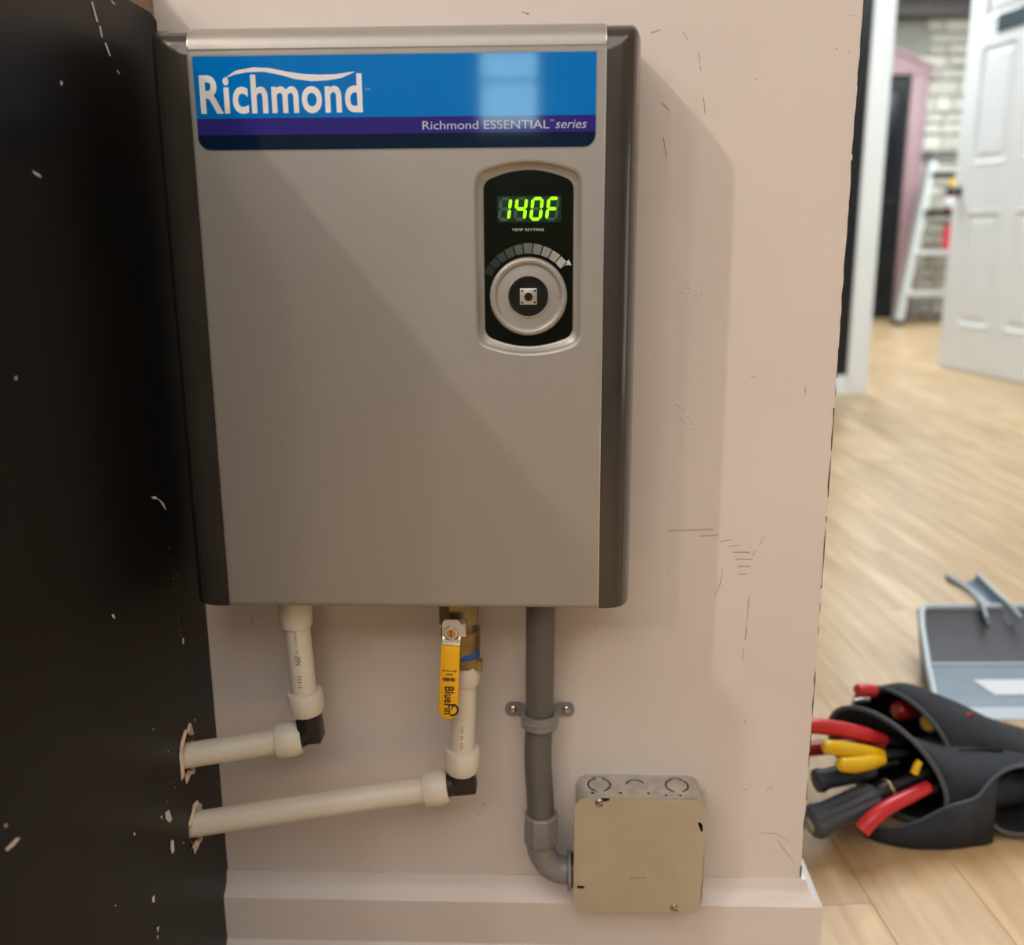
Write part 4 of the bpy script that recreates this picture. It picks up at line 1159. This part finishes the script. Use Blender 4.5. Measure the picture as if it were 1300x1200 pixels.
# big grey handled driver pointing out of the bag
a, b = Vector((0.3190, 0.206, 0.0390)), Vector((0.4050, 0.236, 0.0610))
d = (b - a).normalized()
t = thing('screwdriver', 'large grey handled driver with a pale end cap resting on the bag edge', 'screwdriver', a, group='hand tools in the open bag')
L = (b - a).length
V, F_ = lathe([(0.0080, -0.002), (0.0160, 0.000), (0.0195, 0.004), (0.0200, 0.012), (0.0180, 0.020), (0.0172, 0.026), (0.0176, 0.060), (0.0165, L - 0.006), (0.012, L)], a, d, 24)
V = [p + (p - (a + d * (p - a).dot(d))) * (0.05 if (i % 24) % 3 else -0.05) for i, p in enumerate(V)]
obj('handle', (V, F_), tool_grey, t, angle=25)
obj('end_cap', lathe([(0.0095, -0.0045), (0.0105, -0.003), (0.0105, 0.0)], a, d, 20), M('pale_cap', srgb(150, 150, 132), rough=0.5), t, label='pale round end cap')
obj('collar', lathe([(0.0125, 0), (0.0130, 0.003), (0.0130, 0.020), (0.011, 0.024)], b, d, 20), tool_black, t)
obj('ring', lathe([(0.0135, 0), (0.0139, 0.001), (0.0139, 0.0028), (0.0135, 0.0036)], b + d * 0.016, d, 20), M('brass_ring', srgb(170, 158, 112), rough=0.35, metal=0.6), t)
obj('shaft', tube([b + d * 0.02, b + d * 0.075], 0.0085, 14), tool_black, t)
# second dark tool behind it
a, b = Vector((0.3330, 0.248, 0.0710)), Vector((0.3950, 0.264, 0.0775))
d = (b - a).normalized()
t = thing('wrench', 'dark grey tool handle with a short knob lying above the large driver', 'tool', a, group='hand tools in the open bag')
obj('handle', lathe([(0.006, 0), (0.0140, 0.002), (0.0150, 0.008), (0.0125, 0.016), (0.0130, 0.045), (0.0135, 0.062)], a, d, 18), M('tool_charcoal', srgb(46, 52, 62), rough=0.5), t)
obj('knob', lathe([(0.0100, 0), (0.0120, 0.002), (0.0120, 0.016), (0.010, 0.018)], b - d * 0.002, d, 16), tool_grey, t)
obj('shaft', tube([b + d * 0.012, b + d * 0.05], 0.005, 12), tool_black, t)
# red bar at the bottom of the mouth
handle_tool('cutter', 'curved red handle with a flat cut end low in the bag mouth', 'tool',
            [(0.3760, 0.193, 0.0400), (0.390, 0.198, 0.0535), (0.410, 0.208, 0.0620), (0.436, 0.222, 0.0665), (0.468, 0.240, 0.070)], [0.0100, 0.0094, 0.0090, 0.0088, 0.008], red_plastic,
            shaft=([(0.462, 0.237, 0.068), (0.482, 0.246, 0.062)], 0.003, tool_steel))
# red capped driver along the top of the bag
handle_tool('screwdriver', 'small screwdriver with a red tip along the top of the bag', 'screwdriver',
            [(0.4220, 0.385, 0.1260), (0.4245, 0.386, 0.1262), (0.435, 0.389, 0.1255), (0.448, 0.394, 0.1225)], [0.006, 0.0095, 0.0098, 0.009], red_plastic,
            shaft=([(0.444, 0.3925, 0.1230), (0.475, 0.408, 0.114)], 0.005, tool_black))
handle_tool('wire_clip', 'small pale metal clip beside the red screwdriver tip', 'clip', [(0.408, 0.352, 0.128), (0.418, 0.355, 0.1285), (0.430, 0.358, 0.1275)], 0.0032, tool_steel, part='clip_bar')
# round ended tools deeper in the rear compartment
handle_tool('screwdriver', 'dark red round screwdriver handle inside the rear compartment', 'screwdriver',
            [(0.474, 0.383, 0.0985), (0.480, 0.385, 0.0980), (0.496, 0.393, 0.0955), (0.538, 0.413, 0.085)], [0.008, 0.0135, 0.0140, 0.010], red_dark,
            shaft=([(0.535, 0.412, 0.0855), (0.56, 0.424, 0.078)], 0.004, tool_steel))
a, d = Vector((0.512, 0.362, 0.0930)), Vector((0.80, 0.50, -0.16)).normalized()
t = thing('nut_driver', 'hollow yellow ended nut driver inside the rear compartment', 'nut driver', a, group='hand tools in the open bag')
obj('handle', lathe([(0.0125, 0), (0.0135, 0.002), (0.0130, 0.03), (0.010, 0.036)], a + d * 0.002, d, 22), tool_grey, t)
obj('ring', lathe([(0.0115, -0.001), (0.0132, 0.000), (0.0136, 0.002), (0.0130, 0.003)], a, d, 22), M('dull_ring', srgb(120, 116, 92), rough=0.4), t)
obj('insert', lathe([(0.0001, -0.0012), (0.0095, -0.0012), (0.0112, 0.0002)], a, d, 22), yellow_plastic, t)
handle_tool('marker', 'small yellow marker standing in the front compartment', 'marker', [(0.452, 0.244, 0.086), (0.455, 0.246, 0.094), (0.459, 0.248, 0.101)], [0.005, 0.005, 0.004], yellow_plastic, part='barrel')

# ================================================================== DUSTPAN
dp = thing('dustpan', 'grey blue plastic dustpan lying on the floor behind the tool bag', 'dustpan', (0.785, 0.565, 0.0), R(2))
m = Matrix.Translation(dp.location) @ Matrix.Rotation(dp.rotation_euler.z, 4, 'Z')
HWD = 0.176
def dpx(geo):
    return xf(geo, m)
# pan floor profile (y, z)
pf = [(0.0, 0.001), (0.045, 0.009), (0.055, 0.010), (0.125, 0.013), (0.150, 0.016)]
def strip(prof, hw_fn, th):
    V = []
    for y, zz in prof:
        k = hw_fn(y)
        V += [(-k, y, zz), (k, y, zz), (k, y, zz - th), (-k, y, zz - th)]
    Fc = [(0, 1, 2, 3), (4 * len(prof) - 4, 4 * len(prof) - 3, 4 * len(prof) - 2, 4 * len(prof) - 1)]
    for i in range(len(prof) - 1):
        Fc += [(4 * i + k, 4 * i + (k + 1) % 4, 4 * i + 4 + (k + 1) % 4, 4 * i + 4 + k) for k in range(4)]
    return V, Fc
wfn = lambda y: HWD - 0.062 * (max(y, 0) / 0.245)
obj('pan_floor', dpx(strip([(y, zz + 0.001) for y, zz in pf], wfn, 0.002)), pan_blue, dp, angle=20)
obj('front_lip', dpx(strip([(-0.012, 0.0016), (0.002, 0.0035), (0.018, 0.0062)], lambda y: HWD + 0.002, 0.0014)), pan_rim, dp, angle=20)
obj('crease', dpx(tube([(-wfn(.15) + .004, 0.150, 0.018), (wfn(.15) - .004, 0.150, 0.018)], 0.0035, 8)), pan_rim, dp)
obj('back_panel', dpx(strip([(0.150, 0.018), (0.185, 0.040), (0.222, 0.070), (0.236, 0.083)], wfn, 0.003)), pan_dark, dp, angle=20, label='dark grey inner back of the pan')
for s in (-1, 1):
    side = [(0.0, 0.0), (0.15, 0.0), (0.243, 0.078), (0.238, 0.086), (0.19, 0.070), (0.10, 0.036), (0.0, 0.014)]
    n_ = len(side)
    V = [(s * wfn(y), y, zz + 0.0005) for y, zz in side] + [(s * (wfn(y) + 0.003), y, zz + 0.0005) for y, zz in side]
    obj('side_wall', dpx((V, [tuple(range(n_)), tuple(range(n_, 2 * n_))] + [(i, (i + 1) % n_, n_ + (i + 1) % n_, n_ + i) for i in range(n_)])), pan_blue, dp, smooth=False)
k = wfn(0.24) + 0.002
rimp = [(-HWD - 0.002, 0.0, 0.014), (-wfn(.10) - .002, 0.10, 0.037), (-wfn(.19) - .002, 0.19, 0.071), (-k, 0.226, 0.083), (-k + 0.012, 0.240, 0.087), (0, 0.241, 0.087), (k - 0.012, 0.240, 0.087), (k, 0.226, 0.083), (wfn(.19) + .002, 0.19, 0.071), (wfn(.10) + .002, 0.10, 0.037), (HWD + 0.002, 0.0, 0.014)]
obj('rim', dpx(tube(rimp, 0.0055, 10)), pan_rim, dp)
# channel handle rising behind
hp = spline([(0.016, 0.205, 0.078), (0.012, 0.230, 0.094), (0.006, 0.262, 0.104), (0.000, 0.292, 0.110), (-0.006, 0.325, 0.114)], 5)
V_, F_ = [], []
for i, p in enumerate(hp):
    wd = 0.030 - 0.008 * math.sin(math.pi * i / (len(hp) - 1)) 
    for a in range(-100, 101, 20):
        V_.append((p.x + wd * math.sin(R(a)), p.y + 0.010 * math.cos(R(a)), p.z - wd * .75 * math.cos(R(a))))
for i in range(len(hp) - 1):
    F_ += [(11 * i + q, 11 * i + q + 1, 11 * i + 11 + q + 1, 11 * i + 11 + q) for q in range(10)]
ho = obj('handle', dpx((V_, F_)), pan_blue, dp, angle=40)
ho.modifiers.new('thickness', 'SOLIDIFY').thickness = 0.003
for q in (0, 10):
    obj('handle_edge', dpx(tube([V_[11 * i + q] for i in range(len(hp))], 0.0036, 8)), pan_rim, dp)
stk = obj('sticker', dpx(([(-0.065, 0.050, 0.0118), (0.10, 0.050, 0.0118), (0.10, 0.100, 0.0142), (-0.078, 0.100, 0.0142)], [(0, 1, 2, 3)])), paper_white, dp, smooth=False, label='white printed sticker')
obj('sticker_print', dpx(([(0.012, 0.086, 0.0142), (0.05, 0.086, 0.0142), (0.05, 0.096, 0.0146), (0.008, 0.096, 0.0146)], [(0, 1, 2, 3)])), M('sticker_red', srgb(214, 80, 110), rough=0.5), stk, smooth=False)
obj('sticker_print', dpx(([(0.0, 0.064, 0.0132), (0.06, 0.064, 0.0132), (0.06, 0.078, 0.0138), (0.0, 0.078, 0.0138)], [(0, 1, 2, 3)])), M('sticker_tan', srgb(224, 200, 170), rough=0.5), stk, smooth=False)

# ================================================================== STEP LADDER AND WHAT STANDS ON IT
ld = thing('step_ladder', 'white aluminium step ladder standing before the stone wall', 'ladder', (3.15, 7.45, 0))
LXW = 0.60
def rail(x0, y0, z0, x1, y1, z1, w_=0.028, d_=0.05):
    V = []
    for x, y, zz in ((x0, y0, z0), (x1, y1, z1)):
        V += [(x - w_, y - d_, zz), (x + w_, y - d_, zz), (x + w_, y + d_, zz), (x - w_, y + d_, zz)]
    return V, [(0, 1, 2, 3), (4, 5, 6, 7)] + [(k, (k + 1) % 4, 4 + (k + 1) % 4, 4 + k) for k in range(4)]
xa0, xa1, xb0, xb1 = 2.875, 3.14, 3.52, 3.42
for s0, s1 in ((xa0, xa1), (xb0, xb1)):
    obj('front_rail', rail(s0, 7.36, 0.012, s1, 7.62, 1.33), aluminium, ld, smooth=False)
    obj('rear_rail', rail(s1 + (0.10 if s0 < 3 else -0.05), 8.0, 0.012, s1, 7.70, 1.30, 0.012, 0.018), aluminium, ld, smooth=False)
    obj('foot', box(s0 - 0.034, s0 + 0.034, 7.30, 7.42, 0, 0.045, 0.006), knob_steel, ld)
for zz in (0.265, 0.585, 0.90, 1.20):
    t = zz / 1.33
    x0, x1, y = xa0 + (xa1 - xa0) * t, xb0 + (xb1 - xb0) * t, 7.36 + 0.26 * t
    obj('step', box(x0, x1, y - 0.08, y + 0.08, zz - 0.03, zz + 0.012, 0.006), aluminium if zz < 0.8 else tool_black, ld)
obj('top_cap', box(3.10, 3.45, 7.54, 7.80, 1.33, 1.37, 0.01), M('ladder_top_grey', srgb(96, 104, 102), rough=0.5), ld)
bt = thing('spray_bottle', 'red bottle with a white label standing on the ladder step', 'bottle', (3.285, 7.53, 0.9125))
obj('bottle_body', lathe([(0.045, 0), (0.05, 0.01), (0.05, 0.13), (0.03, 0.17), (0.016, 0.185)], bt.location, (0, 0, 1), 20), red_plastic, bt)
obj('bottle_label', lathe([(0.0505, 0.02), (0.0512, 0.021), (0.0512, 0.10), (0.0505, 0.101)], bt.location, (0, 0, 1), 20, caps=False), paper_white, bt)
obj('cap', lathe([(0.024, 0.182), (0.026, 0.185), (0.026, 0.23), (0.018, 0.25)], bt.location, (0, 0, 1), 16), yellow_plastic, bt)
cu = thing('paint_can', 'small red can standing on the lower ladder step', 'can', (3.285, 7.48, 0.5975))
obj('can_body', lathe([(0.05, 0), (0.055, 0.005), (0.055, 0.19), (0.052, 0.2)], cu.location, (0, 0, 1), 20), red_plastic, cu)
obj('lid', lathe([(0.056, 0.198), (0.057, 0.2), (0.057, 0.208), (0.05, 0.21)], cu.location, (0, 0, 1), 20), tool_steel, cu)
